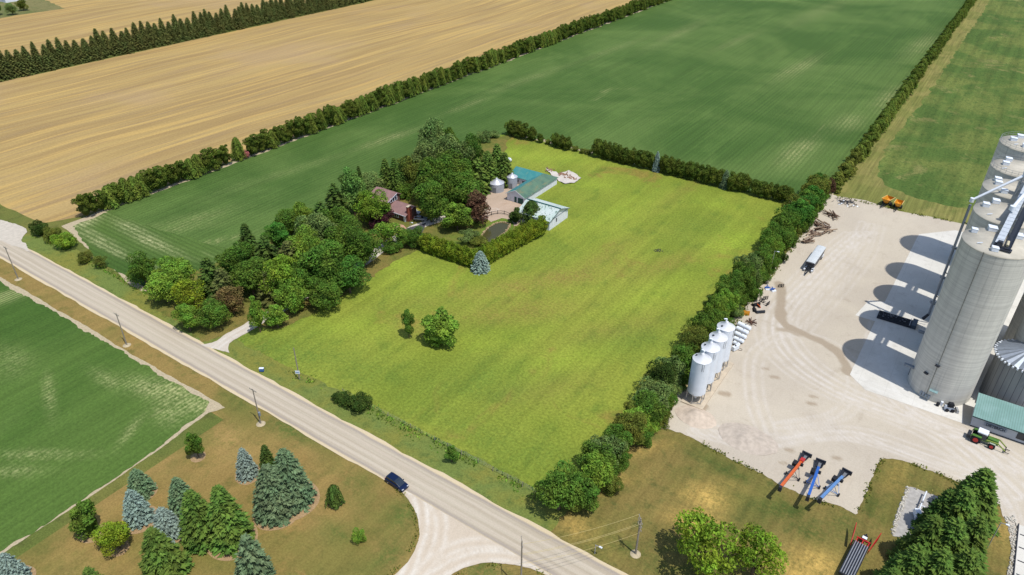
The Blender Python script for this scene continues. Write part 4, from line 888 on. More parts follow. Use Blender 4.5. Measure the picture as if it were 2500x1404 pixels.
# machinery between silos
rt = thing('aeration_fan', 'grey duct and fan between nearest silo and ribbed silo', 'fan', (18.6, 163.2, 0)); m = MB(); m.box(0, 0, .2, 1.0, 1.9, 1.1); m.build('housing', m_dark, rt); m = MB(); m.cyl((0, 1, .8), (2.2, 2.4, .8), .42, n=12); m.cyl((2.2, 2.4, .8), (2.6, 1.2, .5), .4, n=12); m.build('duct', flat('mat_duct', c(140, 146, 158), .5, .4), rt)
rt = thing('bucket_elevator', 'square white capped elevator leg between the silos', 'elevator', (18.8, 171.5, 0)); m = MB(); m.box(0, 0, 0, .9, 1.1, 11); m.build('leg', m_steel, rt); m = MB(); m.box(0, 0, 11.02, 1.4, 1.6, .9, 0, .8); m.build('head', m_white, rt)

# ---- office with sign
def gable(rt, x0, x1, y0, y1, ez, rz_, axis, wallm, roofm, ov=.35, th=.12, trim=None, roofname='roof', ym=None, bz=None):
    """walls + two roof slopes; axis: ridge direction"""
    m = MB()
    if axis == 'x':
        bz = ez if bz is None else bz; ym = (y0 + y1) / 2 if ym is None else ym
        prof = [(y0, 0), (y1, 0), (y1, bz), (ym, rz_), (y0, ez)]
        vs = [(x, y, z) for x in (x0, x1) for y, z in prof]
        m.add(vs, [(0, 1, 2, 3, 4)[::-1], (5, 6, 7, 8, 9), (0, 1, 6, 5)[::-1], (1, 2, 7, 6)[::-1], (4, 0, 5, 9)[::-1]])
        k = (rz_ - ez) / (ym - y0)
        m.build('wall', wallm, rt); m = MB()
        m.slab([(x0 - ov, y0 - ov, ez - k * ov + th), (x1 + ov, y0 - ov, ez - k * ov + th), (x1 + ov, ym, rz_ + th), (x0 - ov, ym, rz_ + th)], th)
        k2 = (rz_ - bz) / (y1 - ym); m.slab([(x1 + ov, y1 + ov, bz - k2 * ov + th), (x0 - ov, y1 + ov, bz - k2 * ov + th), (x0 - ov, ym, rz_ + th), (x1 + ov, ym, rz_ + th)], th)
    else:
        xm = (x0 + x1) / 2
        prof = [(x0, 0), (x1, 0), (x1, ez), (xm, rz_), (x0, ez)]
        vs = [(x, y, z) for y in (y0, y1) for x, z in prof]
        m.add(vs, [(0, 1, 2, 3, 4), (5, 6, 7, 8, 9)[::-1], (0, 1, 6, 5)[::-1], (1, 2, 7, 6)[::-1], (4, 0, 5, 9)[::-1]])
        k = (rz_ - ez) / (xm - x0)
        m.build('wall', wallm, rt); m = MB()
        m.slab([(x0 - ov, y1 + ov, ez - k * ov + th), (x0 - ov, y0 - ov, ez - k * ov + th), (xm, y0 - ov, rz_ + th), (xm, y1 + ov, rz_ + th)], th)
        m.slab([(x1 + ov, y0 - ov, ez - k * ov + th), (x1 + ov, y1 + ov, ez - k * ov + th), (xm, y1 + ov, rz_ + th), (xm, y0 - ov, rz_ + th)], th)
    return m.build(roofname, roofm, rt)
OX, OY = 17.6, 153.25
rt = thing('office_building', 'low white office with pale green ribbed metal roof and name sign', 'office', (OX, OY, 0))
m = MB(); L_ = 26; m.box(L_ / 2, 3.25, 0, L_, 6.3, 3.1); m.build('wall', flat('mat_office_wall', c(216, 222, 230), .7, 0, .06, 1), rt)
m_oroof = ribroof('mat_green_ribbed_roof', c(132, 172, 164), c(146, 184, 178), .45, 0, .5, None, .22)
m = MB(); m.slab([(-.35, -.45, 3.12), (L_, -.45, 3.12), (L_, 6.8, 4.6), (-.35, 6.8, 4.6)], .14); m.build('roof', m_oroof, rt)
m = MB(); m.beam((-.35, -.52, 3.02), (L_, -.52, 3.02), .12, .16); m.build('gutter', flat('mat_dark_gutter', c(30, 60, 60), .5), rt)
m = MB(); m.add([(-.01, .1, 3.1), (-.01, 6.4, 3.1), (-.01, 6.4, 4.4)], [(0, 1, 2)]); m.box(L_ / 2, .08, .0, L_, .06, .25); m.build('plinth', m_dark, rt)
for x in (10.3, 17.5):
    f = MB(); f.box(x, .06, .9, 4.0, .12, 1.75); fo = f.build('window', flat('mat_dark_frame', c(48, 54, 62), .5), rt)
    m = MB()
    for k in (-1.35, 0, 1.35): m.box(x + k, -.01, 1.0, 1.2 if k else 1.3, .04, 1.55)
    m.build('pane', m_glass, fo)
sg = MB(); sg.box(4.3, -.02, 1.35, 4.2, .06, .95); so_ = sg.build('sign', flat('mat_sign_board', c(178, 190, 204), .6), rt)
fc = bpy.data.curves.new('lettering', 'FONT'); fc.body = 'DIETERICH'; fc.size = .92; fc.extrude = .02; fc.offset = .02; fc.align_x = 'CENTER'; fc.align_y = 'CENTER'
ft = bpy.data.objects.new('lettering_curve', fc); COL.objects.link(ft); bpy.context.view_layer.update(); lm = bpy.data.meshes.new_from_object(ft); bpy.data.objects.remove(ft); lm.materials.clear(); lm.materials.append(flat('mat_sign_letters', c(34, 46, 66), .6)); fo = bpy.data.objects.new('lettering', lm); COL.objects.link(fo); fo.parent = so_; fo.location = (4.3, -.08, 1.83); fo.rotation_euler = (R(90), 0, 0); fo.scale = (.8, 1, 1)

# ---- white hopper bins on a slab
rt = thing('bin_slab', 'long concrete slab under the four white hopper bins', 'slab'); m = MB(); m.box(-35.1, 134.7, .02, 5.1, 20.4, .38); m.build('slab', m_concslab, rt)
def hopper_bin():
    rt = thing('hopper_bin', 'front', 'bin', (0, 0, .4), 0, 'white hopper bins on the concrete slab'); r = 2.05
    m = MB(); m.lathe([(r, 2.6), (r, 11.6)], 40); m.build('tank', m_white, rt)
    m = MB(); m.lathe([(r + .05, 11.6), (.35, 12.75), (.35, 13.0), (0.01, 13.05)], 40); m.build('roof', flat('mat_bin_roof', c(244, 246, 250), .4, 0, .04, 1), rt)
    m = MB(); m.lathe([(r, 2.6), (.3, .8), (.3, .55)], 40); m.build('hopper', m_white, rt)
    m = MB(); m.cyl((-.1, .3, 12.9), (.1, .35, 13.5), .17, n=10); m.cyl((.1, .35, 13.5), (-.6, .5, 13.55), .16, n=10); m.build('fill_pipe', m_white, rt)
    m = MB(); m.box(-1.3, -.2, 12.0, .4, .4, .25); m.build('lid', m_dark, rt)
    for k in range(6):
        a = 6.2832 * (k + .5) / 6; m = MB(); m.beam((r * .96 * math.cos(a), r * .96 * math.sin(a), 0), (r * .96 * math.cos(a), r * .96 * math.sin(a), 2.9), .17); m.build('leg', m_steel, rt)
    m = MB()
    for k in range(6):
        a = 6.2832 * (k + .5) / 6; b_ = 6.2832 * (k + 1.5) / 6; m.beam((r * .96 * math.cos(a), r * .96 * math.sin(a), .25), (r * .96 * math.cos(b_), r * .96 * math.sin(b_), .25), .08)
    m.build('brace', m_steel, rt)
    m = MB(); a = R(300)
    for s in (-.2, .2): m.beam(((r + .12) * math.cos(a) + s, (r + .12) * math.sin(a), 9.6), ((r + .12) * math.cos(a) + s, (r + .12) * math.sin(a), 11.5), .05)
    m.build('ladder', m_dark, rt); return rt
hb = hopper_bin(); ys = (126.9, 132.0, 136.8, 141.8)
for k, y in enumerate(ys):
    lab = ('frontmost white hopper bin, nearest the gravel heap', 'second white hopper bin from the front', 'third white hopper bin from the front', 'rearmost white hopper bin beside the tanks')[k]
    if k == 0: hb.location = (-35.3, y, .4); hb['label'] = lab
    else: dup(hb, (-35.3, y, .4), .3 * k, lab)

# ---- horizontal tanks
def htank(ax, ay, bx, by, r, lab, mat=m_white, grp='horizontal white tanks beside the hopper bins'):
    a = P(ax, ay, r + .2); b = P(bx, by, r + .2); ctr = (a + b) / 2; d = b - a; L = d.length; rt = thing('horizontal_tank', lab, 'tank', (ctr.x, ctr.y, 0), math.atan2(d.y, d.x), grp)
    m = MB(); z = r + .25; e = r * .35
    for x0, x1, r0, r1 in ((-L / 2, -L / 2 + e, r * .55, r), (-L / 2 + e, L / 2 - e, r, r), (L / 2 - e, L / 2, r, r * .55)): m.cyl((x0, 0, z), (x1, 0, z), r0, r1, 20)
    m.build('tank', mat, rt)
    for x in (-L * .3, L * .3):
        m = MB(); m.box(x, 0, 0, .3, r * 1.7, r * .7); m.build('saddle', m_dark, rt)
    m = MB(); m.cyl((L * .1, 0, z + r * .9), (L * .1, 0, z + r + .2), .18, n=10); m.build('manhole', m_steel, rt)
htank(1801, 789, 1833, 804, .62, 'rearmost horizontal tank, next to the yellow bucket')
htank(1797, 800, 1827, 814, .6, 'second horizontal tank from the back'); htank(1793, 812, 1822, 825, .6, 'third horizontal tank from the back')
htank(1790, 824, 1816, 835, .55, 'fourth horizontal tank from the back'); htank(1790, 835, 1806, 843, .5, 'short fifth tank beside the rearmost hopper bin')
p = P(1794, 855); rt = thing('pump_unit', 'small white pump box with hose beside the short tank', 'pump', (p.x, p.y, 0), 1.2); m = MB(); m.box(0, 0, .3, 2.0, .9, 1.0, 0, .9); m.build('body', m_white, rt); m = MB(); m.cyl((0, 0, 1.25), (0, 0, 1.5), .2, n=10); m.build('cap', m_black, rt)
m = MB(); pts = [(1.2 + .5 * math.cos(a), -.6 + .5 * math.sin(a), .12) for a in np.linspace(0, 6, 14)]
for a, b in zip(pts[:-1], pts[1:]): m.cyl(a, b, .05, n=6)
m.build('hose', m_black, rt)
rt = thing('wood_box', 'small yellow crate in the shade behind the front hopper bin', 'crate', tuple(P(1673, 946)), .3); m = MB(); m.box(0, 0, 0, 1.8, .9, .5); m.build('box', flat('mat_crate', c(220, 200, 140), .8), rt); m = MB(); m.box(0, 0, .5, 1.5, .06, .05); m.build('batten', m_wood, rt)

# ---- row of implements along the hedge
def bucket(x, y, w_, d, hh, mat, lab, rz, name='loader_bucket', ribs=3):
    p = P(x, y); rt = thing(name, lab, 'bucket', (p.x, p.y, 0), rz)
    prof = [(0, 0), (d, .05), (d, .12), (.35, .2), (.1, hh * .6), (.25, hh), (.12, hh), (-.05, hh * .55)]
    m = MB(); n = len(prof); V = [(px_, sd * w_ / 2, pz) for sd in (-1, 1) for px_, pz in prof]
    m.add(V, [(i, (i + 1) % n, n + (i + 1) % n, n + i) for i in range(n)]); m.build('shell', mat, rt)
    for sd in (-1, 1):
        m = MB(); m.slab([(0, sd * w_ / 2, 0), (d, sd * w_ / 2, .05), (d * .5, sd * w_ / 2, hh * .7), (.2, sd * w_ / 2, hh)], .05); m.build('side_plate', mat, rt)
    for k in range(ribs):
        m = MB(); m.beam((-.02, -w_ / 2 + w_ * (k + .5) / ribs, .1), (.18, -w_ / 2 + w_ * (k + .5) / ribs, hh), .12); m.build('rib', mat, rt)
bucket(1815, 770, 3.0, 1.7, 1.4, m_yellow, 'large yellow ribbed bucket lying next to the tanks', 2.0)
bucket(1848, 748, 2.2, 1.4, 1.1, m_black, 'black bucket with orange blade behind the yellow bucket', 2.6)
bucket(1857, 766, 2.4, 1.4, .9, m_dark, 'dark grey bucket lying at the yard side of the row', 2.3)
bucket(1838, 758, 1.8, 1.0, .8, m_black, 'small black bucket between yellow and grey buckets', .4)
p = P(1853, 749); rt = thing('blade', 'orange blade leaning on the black bucket', 'blade', (p.x, p.y, 0), -.6); m = MB(); m.box(0, 0, 0, 1.6, .15, 1.0, 0, 1, .5); m.build('plate', m_orange, rt); m = MB(); m.box(0, -.2, .3, .2, .4, .2); m.build('bracket', m_black, rt)
def fork(x, y, lab, rz, mat=m_black):
    p = P(x, y); rt = thing('pallet_fork', lab, 'fork attachment', (p.x, p.y, 0), rz); m = MB()
    for z in (.15, .6, 1.0): m.box(0, 0, z, .12, 1.5, .14)
    for s in (-.7, 0, .7): m.box(0, s, .05, .12, .12, 1.15)
    m.build('frame', mat, rt)
    for s in (-.45, .45): m = MB(); m.box(.65, s, .05, 1.3, .12, .07); m.build('tine', mat, rt)
fork(1868, 732, 'black fork frame nearest the blue pieces', 2.4); fork(1874, 746, 'black fork frame on the gravel with long tines', 2.9); fork(1859, 738, 'black fork frame beside the orange blade', 1.2); fork(1906, 702, 'black fork frame on the wet gravel trail', 2.2)
for x, y, mt, lab in ((1873, 706, m_blue, 'blue frame piece nearest the hedge'), (1886, 710, m_blue, 'blue frame piece nearer the yard')):
    p = P(x, y); rt = thing('implement_frame', lab, 'implement', (p.x, p.y, 0), x); m = MB(); m.box(0, 0, .5, 1.6, .2, .2); m.box(0, .5, .3, 1.3, .2, .2); m.beam((-.6, 0, 0), (0, .5, 1.1), .14); m.beam((.6, 0, 0), (0, .5, 1.1), .14); m.build('frame', mt, rt); m = MB(); m.box(0, -.5, 0, 1.4, .5, .35); m.build('box', m_white, rt)
p = P(1833, 788); rt = thing('steel_beams', 'rusty steel beams lying across each other behind the tanks', 'beams', (p.x, p.y, 0))
rnd2 = random.Random(2)
for k in range(6):
    a = rnd2.uniform(-.6, .6) + (.4 if k % 2 else 2.0); m = MB(); m.beam((-1.6 * math.cos(a) + rnd2.uniform(-.5, .5), -1.6 * math.sin(a), .12 + .1 * k), (1.6 * math.cos(a), 1.6 * math.sin(a) + rnd2.uniform(-.5, .5), .15 + .1 * k), .16); m.build('beam', flat('mat_rust', c(110, 78, 62), .8, 0, .3, 3), rt)

# ---- log piles and scrap
m_log = [flat('mat_log_a', c(150, 128, 110), .95, 0, .3, 3, .1), flat('mat_log_b', c(186, 164, 140), .95, 0, .25, 3, .1), flat('mat_log_c', c(106, 84, 74), .95, 0, .3, 3, .1)]
for (px, py, n, spr, L0) in ((2028, 528, 16, 1.9, 4.2), (2003, 549, 14, 1.8, 3.6), (2012, 566, 9, 2.0, 5), (1985, 573, 12, 1.7, 3.4), (1966, 590, 14, 1.6, 3.8)):
    p = P(px, py); base = rnd2.uniform(-.4, .6) + (.9 if py > 560 else 2.4)
    for k in range(n):
        a = base + rnd2.uniform(-.55, .55); L = L0 * rnd2.uniform(.5, 1.1); r = rnd2.uniform(.12, .3); z = .2 + rnd2.random() * 1.0 * (1 - k / n) + .1
        o = MB(); zz_ = rnd2.uniform(-.35, .35)
        o.cyl((-L / 2, 0, 0), (L / 2, 0, zz_), r, r * rnd2.uniform(.6, .9), 8); ob = o.build('log', m_log[k % 3]); ob.location = (p.x + rnd2.uniform(-spr, spr), p.y + rnd2.uniform(-spr, spr) * .9, z + r); ob.rotation_euler = (0, 0, a)
        tag(ob, 'weathered log in the jumbled piles between hedgerow and yard', 'log', 'logs in the piles')
p = P(2068, 497); rt = thing('scrap_heap', 'tangled heap of dark scrap metal in the yard corner', 'scrap heap', (p.x, p.y, 0)); m = MB()
for k in range(60):
    a = rnd2.uniform(0, 6.28); q = Vector((rnd2.gauss(0, 1.5), rnd2.gauss(0, 1.4), abs(rnd2.gauss(.2, .3)))); m.beam(q, q + Vector((math.cos(a) * 1.4, math.sin(a) * 1.4, rnd2.uniform(-.1, .5))), .1)
m.build('bars', m_dark, rt); m = MB()
for k in range(12): m.box(rnd2.gauss(0, 1.4), rnd2.gauss(0, 1.2), .02, .7, .5, .15, rnd2.uniform(0, 3), 1, .3)
m.build('plates', m_white, rt)

# ---- gravel heaps
def heap(px, py, rx, ry, hh, lab, col, seed):
    p = P(px, py); n = 60
    def hf(x, y):
        d = np.sqrt(((x - p.x) / rx) ** 2 + ((y - p.y) / ry) ** 2); q = np.clip(1 - d, 0, 1)
        return hh * q ** 1.1 * (.6 + .8 * vnoise(x * .45, y * .45, seed)) + .15 * q ** .3 * vnoise(x * 1.7, y * 1.7, seed + 2)
    o = sheet('gravel_heap', [(p.x + rx * math.cos(6.2832 * i / n), p.y + ry * math.sin(6.2832 * i / n)) for i in range(n)], .075, flat('mat_heap_%d' % seed, col, .95, 0, .15, 1, .1), .25, .5, .35, None, hf, None)
    tag(o, lab, 'gravel heap')
heap(1697, 1018, 4.6, 3.3, 1.5, 'pinkish gravel heap below the hopper bins', c(226, 208, 188), 1)
heap(1825, 1072, 6.5, 4.2, .9, 'low flattened gravel heap near the dry meadow edge', c(214, 200, 184), 2)

# ---- farm buildings
m_gr = ribroof('mat_old_green_roof', c(104, 138, 112), c(86, 122, 104), .6, 1, .6, c(136, 140, 104), .1)
m_gb = ribroof('mat_teal_roof', c(64, 150, 152), c(84, 160, 158), .6, 0, .5, c(112, 164, 152), .1)
rt = thing('farm_barn', 'long L shaped white barn with green and teal metal roofs', 'barn')
EZ, RZ = 2.7, 4.7
m = MB()
a_, b_, c_, d_ = -131.3, -124.0, 190.8, 212.7
m.add([(a_, c_, 0), (b_, c_, 0), (b_, c_, EZ), (-127.6, c_, RZ), (a_, c_, EZ)], [(0, 1, 2, 3, 4)])
m.add([(b_, c_, 0), (b_, d_, 0), (b_, d_, EZ), (b_, c_, EZ)], [(0, 1, 2, 3)])
m.add([(a_, 204.6, 0), (a_, c_, 0), (a_, c_, EZ), (a_, 204.6, EZ)], [(0, 1, 2, 3)])
m.add([(-139.2, 204.6, 0), (a_, 204.6, 0), (a_, 204.6, EZ), (-139.2, 204.6, EZ)], [(0, 1, 2, 3)])
m.add([(-139.2, d_, 0), (-139.2, 204.6, 0), (-139.2, 204.6, EZ), (-139.2, 208.6, RZ), (-139.2, d_, EZ)], [(0, 1, 2, 3, 4)])
m.add([(b_, d_, 0), (-139.2, d_, 0), (-139.2, d_, EZ), (b_, d_, EZ)], [(0, 1, 2, 3)])
m.build('wall', m_whitewall, rt)
m = MB(); m.slab([(-123.6, 190.3, EZ), (-123.6, 213.1, EZ), (-127.6, 208.7, RZ + .1), (-127.6, 190.3, RZ + .1)], .1); m.build('roof', m_gr, rt)
m = MB(); m.slab([(-131.7, 204.2, EZ), (-131.7, 190.3, EZ), (-127.6, 190.3, RZ + .1), (-127.6, 208.7, RZ + .1)], .1)
m.slab([(-139.6, 204.2, EZ), (-131.7, 204.2, EZ), (-127.6, 208.7, RZ + .1), (-139.6, 208.7, RZ + .1)], .1); m.build('roof', m_gb, rt)
m = MB(); m.slab([(-123.6, 213.1, EZ), (-139.6, 213.1, EZ), (-139.6, 208.7, RZ + .1), (-127.6, 208.7, RZ + .1)], .1); m.build('roof', m_gb, rt)
for x, w_ in ((-125.6, 2.2), (-127.7, .9)):
    m = MB(); m.box(x, 190.76, 0, w_, .08, 2.15); m.build('door', m_teal, rt)
m = MB(); m.box(-126.75, 190.73, 0, .12, .08, 2.3); m.beam((-131.7, 190.25, EZ), (-127.6, 190.25, RZ + .1), .06, .2); m.beam((-127.6, 190.25, RZ + .1), (-123.6, 190.25, EZ), .06, .2); m.build('trim', m_white, rt)
for x in (-136.5, -133.2):
    m = MB(); m.box(x, 204.56, .9, 1.6, .08, .8); m.build('window', m_dark, rt)
# pale shed
rt = thing('pale_shed', 'white shed with weathered pale green metal roof beside the meadow', 'shed')
m_sr = ribroof('mat_weathered_roof', c(214, 228, 222), c(196, 220, 212), .6, 0, .6, c(150, 176, 164), .05)
t = NT('mat_peeling_roof', .7, .3); col = t.mix(t.ramp(t.noise(.3, 4), .35, .65), c(206, 224, 216), c(222, 232, 228)); fl = t.ramp(t.noise(1.6, 5, .7, .4, t.co((1, .6, 1))), .54, .6); side = t.ramp(t.noise(.1, 2, .5), .3, .5); m_peel = t.out(t.mix(t.mathn('MULTIPLY', fl, side), col, c(96, 128, 112)))
gable(rt, -118.9, -106.6, 179.2, 191.0, 3.6, 5.7, 'x', m_whitewall, m_peel, .45)
m = MB(); m.beam((-119.3, 185.1, 5.88), (-106.1, 185.1, 5.88), .55, .08); m.build('ridge_cap', m_teal, rt)
m = MB(); m.beam((-106.1, 178.8, 3.5), (-106.1, 185.1, 5.72), .06, .16); m.beam((-106.1, 185.1, 5.72), (-106.1, 191.4, 3.5), .06, .16); m.beam((-106.56, 179.3, 3.45), (-106.56, 190.9, 3.45), .08, .14); m.build('trim', flat('mat_grey_trim', c(120, 130, 140), .6), rt)
m = MB(); m.box(-106.56, 183.6, 1.6, .08, .5, 1.3); m.build('door', m_dark, rt)
# grain bins
def gbin(x, y, r, ez, tz, lab):
    rt = thing('grain_bin', lab, 'grain bin', (x, y, 0)); m = MB(); m.lathe([(r, 0), (r, ez)], 36); m.build('wall', m_galvwall, rt)
    m = MB(); m.lathe([(r + .08, ez), (.3, tz), (.3, tz + .25), (.01, tz + .3)], 36); m.build('roof', flat('mat_bin_cone', c(230, 232, 238), .35, .3, .06, 1), rt)
    m = MB(); a = R(-70); m.box((r + .03) * math.cos(a), (r + .03) * math.sin(a), .2, 1.1, .1, 2.0, a + 1.57); m.build('door', flat('mat_bin_door', c(140, 146, 154), .5, .3), rt)
    m = MB(); a = R(-150)
    m.beam((r * math.cos(a), r * math.sin(a), 0), (r * math.cos(a), r * math.sin(a), ez), .1); m.beam((r * .98 * math.cos(a), r * .98 * math.sin(a), ez + .1), (.3 * math.cos(a), .3 * math.sin(a), tz), .1); m.build('ladder', m_dark, rt)
gbin(-139.1, 195.4, 2.75, 3.2, 4.7, 'wide low galvanised grain bin by the gravel courtyard'); gbin(-136.2, 201.1, 1.95, 4.2, 5.3, 'narrow taller galvanised grain bin next to the teal barn roof')
# house
rt = thing('farm_house', 'split level brick house with brown shingle roofs and red chimney', 'house')
t = NT('mat_brown_shingles', .9, .15); col = t.mix(t.ramp(t.noise(.5, 5), .35, .65), c(172, 136, 132), c(158, 126, 124)); s = t.ramp(t.mathn('SINE', t.mathn('MULTIPLY', t.xyz(1), 16)), .5, 1, 1, .93); m_sh = t.out(t.bright(t.bright(col, s), t.ramp(t.noise(5, 4, .8), .3, .7, .9, 1.1)))
m_brick = flat('mat_brick', c(164, 90, 72), .9, 0, .2, 5, .2); m_brickd = flat('mat_brown_brick', c(128, 98, 88), .9, 0, .2, 5, .2)
gable(rt, -165.4, -157.0, 156.8, 163.4, 4.9, 6.8, 'x', m_brickd, m_sh, .5, ym=161.8, bz=6.0); gable(rt, -157.0, -149.0, 157.2, 162.6, 2.6, 4.3, 'x', m_brickd, m_sh, .5, roofname='lower_roof', ym=161.0, bz=3.5)
m = MB(); m.beam((-156.45, 156.2, 4.84), (-156.45, 161.8, 6.88), .05, .2); m.beam((-157, 156.62, 2.42), (-148.5, 156.62, 2.42), .1, .16); m.beam((-165.9, 156.22, 4.7), (-156.5, 156.22, 4.7), .1, .16); m.build('fascia', m_white, rt)
m = MB(); m.box(-156.93, 160.3, 4.35, .1, 3.6, 1.5); f = m.build('window', m_white, rt); m = MB()
for k in (-1.1, 0, 1.1): m.box(-156.86, 160.3 + k, 4.55, .06, .8, 1.1)
m.build('pane', m_glass, f)
m = MB(); m.box(-154.4, 157.14, .7, 4.6, .1, 1.75); f = m.build('window', m_white, rt); m = MB()
for k in range(5): m.box(-156.2 + k * .9, 157.07, .85, .6, .06, 1.45)
m.build('pane', m_glass, f)
m = MB(); m.box(-149.5, 157.13, 0, .9, .1, 2.1); m.build('door', m_white, rt)
m = MB(); m.box(-148.62, 158.6, 0, .7, 1.8, 5.4); f = m.build('chimney', m_brick, rt); m = MB(); m.box(-148.62, 158.6, 5.41, .95, 2.0, .15); m.build('cap', m_concslab, f)
# cars half hidden by the house, and dish / propane tank
htank(1243, 388, 1246, 392, .7, 'white oval tank at the edge of the wood behind the barn', m_white, None)
def car(name, lab, x, y, rz, L, Wd, Hh, paint, van=False, z=0):
    rt = thing(name, lab, 'car', (x, y, z), rz); hw = Wd / 2
    # body side profile (x forward), lofted with tumblehome
    if van: lower = [(-L / 2, .35), (-L / 2, .95), (-L / 2 + .1, 1.05), (L * .22, 1.02), (L * .45, .82), (L / 2, .62), (L / 2, .3)]; top = [(-L / 2 + .12, 1.02), (-L / 2 + .35, Hh - .08), (-L / 2 + .7, Hh), (L * .02, Hh), (L * .14, Hh - .12), (L * .33, 1.0)]
    else: lower = [(-L / 2, .35), (-L / 2, .85), (-L / 2 + .1, .95), (L * .2, .95), (L * .46, .75), (L / 2, .6), (L / 2, .3)]; top = [(-L * .42, .93), (-L * .28, Hh), (L * .04, Hh), (L * .22, .93)]
    def loft(prof, rings):
        m = MB(); n = len(prof); V = []
        for yy, k in rings:
            for px_, pz in prof: V.append((px_ * k[0], yy, k[2] + (pz - k[2]) * k[1]))
        F_ = [tuple(range(n)), tuple(range(len(V) - 1, len(V) - n - 1, -1))]
        for j in range(len(rings) - 1):
            for i in range(n): F_.append((j * n + i, j * n + (i + 1) % n, (j + 1) * n + (i + 1) % n, (j + 1) * n + i))
        m.add(V, F_); return m
    loft(lower, [(-hw, (.93, .9, .3)), (-hw * .93, (.98, .98, .3)), (-hw * .6, (1, 1, .3)), (hw * .6, (1, 1, .3)), (hw * .93, (.98, .98, .3)), (hw, (.93, .9, .3))]).build('body', paint, rt)
    loft(top, [(-hw * .82, (.97, .93, .9)), (-hw * .72, (1, .99, .9)), (hw * .72, (1, .99, .9)), (hw * .82, (.97, .93, .9))]).build('cabin', m_glass, rt)
    m = MB(); xs = [p_ for p_ in top if p_[1] > Hh - .06]; x0, x1 = min(q[0] for q in xs), max(q[0] for q in xs); m.box((x0 + x1) / 2, 0, Hh - .005, x1 - x0 + .1, hw * 1.5, .035, 0, .96); m.build('roof', paint, rt)
    for sx in (-L * .32, L * .32):
        for sy in (-1, 1): m = MB(); m.wheel(sx, sy * (hw - .1), .33, .33, .22); w_ = m.build('wheel', m_black, rt); m = MB(); m.wheel(sx, sy * (hw + .02), .33, .19, .03); m.build('rim', m_steel, w_)
    for sy in (-1, 1):
        m = MB(); m.box(L / 2 - .16, sy * hw * .68, .62, .26, .4, .12); m.build('headlight', flat('mat_headlight', c(236, 240, 246), .2), rt)
        m = MB(); m.box(-L / 2 + .02, sy * hw * .78, .75, .08, .25, .2); m.build('taillight', m_red, rt)
        m = MB(); m.box(L * .17, sy * (hw + .1), .98, .16, .22, .14); m.build('mirror', paint, rt)
    return rt
m_navy = flat('mat_navy_paint', c(26, 44, 84), .22, .3, .05, 1, .6)
p0 = (P(938, 1184) + P(985, 1199)) / 2; car('minivan', 'dark blue minivan parked on the road shoulder by the side road', -74.1, 69.55, R(-3), 4.9, 1.95, 1.72, m_navy, True, .09)
p = P(1010, 522); car('parked_car', 'white car mostly hidden by trees right of the chimney', p.x, p.y, .4, 4.5, 1.8, 1.45, m_white, False, .05)
p = P(1027, 538); car('parked_car', 'silver car under the large tree beside the asphalt drive', p.x, p.y, .5, 4.5, 1.8, 1.45, m_steel, False, .1)

# ---- hopper trailer (grain trailer)
m_tarp = flat('mat_grey_tarp', c(222, 228, 230), .7, 0, .08, 1)
rt = thing('grain_trailer', 'dark grain trailer with pale roll tarp parked in the yard', 'trailer', (-29.6, 207.0, .08), R(-91))  # x forward (towards camera)
L, Wd = 12.2, 2.6
m = MB(); n = 7
V = []
for x in (-L / 2, L / 2):
    for k in range(n): a = math.pi * k / (n - 1); V.append((x, Wd / 2 * math.cos(a), 3.0 + .28 * math.sin(a)))
m.add(V, [(k, k + 1, n + k + 1, n + k)[::-1] for k in range(n - 1)] + [tuple(range(n)), tuple(range(2 * n - 1, n - 1, -1))]); m.build('tarp', m_tarp, rt)
m = MB(); sd = [(-L / 2, 3.0), (L / 2, 3.0), (L / 2 - .9, 1.5), (L * .1, .9), (0, 1.3), (-L * .1, .9), (-L / 2 + 1.6, 1.5)]
for s in (-1, 1): m.add([(x, s * (Wd / 2 - .02), z) for x, z in sd], [tuple(range(len(sd)))])
nn = len(sd); V = [(x, s * (Wd / 2 - .02), z) for s in (-1, 1) for x, z in sd]; m.add(V, [(i, (i + 1) % nn, nn + (i + 1) % nn, nn + i) for i in range(nn)]); m.build('hopper_body', flat('mat_trailer_side', c(92, 94, 104), .45, .2), rt)
m = MB()
for s in (-1, 1): m.beam((-L / 2, s * .5, 1.05), (L / 2, s * .5, 1.05), .16, .3); m.beam((L / 2, s * 1.2, 1.1), (L / 2, s * .9, 2.95), .12)
m.box(L / 2 + .1, 0, 1.0, .3, 2.5, .15); m.box(L / 2 + .05, 0, 2.1, .1, 2.4, .1); m.box(L / 2 + .05, 0, 1.6, .1, 2.4, .1); m.box(L / 2 + .05, 0, 1.0, .1, .1, 2.0); m.build('frame', m_dark, rt)
m = MB(); m.beam((L / 2 - .3, .5, .95), (L / 2 + 3.0, 0, .7), .2); m.beam((L / 2 - .3, -.5, .95), (L / 2 + 3.0, 0, .7), .2); m.box(L / 2 + 3.0, 0, .55, .5, .4, .25); m.build('tongue', m_dark, rt)
for s in (-1, 1):
    m = MB(); m.cyl((L / 2 + .5, s * .85, .75), (L / 2 + .5, s * 1.3, .75), .3, n=14); m.build('air_tank', m_white, rt)
for x in (-4.9, -3.7, L / 2 - .6):
    for s in (-1, 1): m = MB(); m.wheel(x, s * 1.0, .52, .52, .55); w_ = m.build('wheel', m_black, rt); m = MB(); m.wheel(x, s * 1.29, .52, .28, .04); m.build('rim', m_white, w_)
    m = MB(); m.box(x, 1.05, 1.06, 1.1, .6, .05); m.box(x, -1.05, 1.06, 1.1, .6, .05); m.build('fender', m_white, rt)

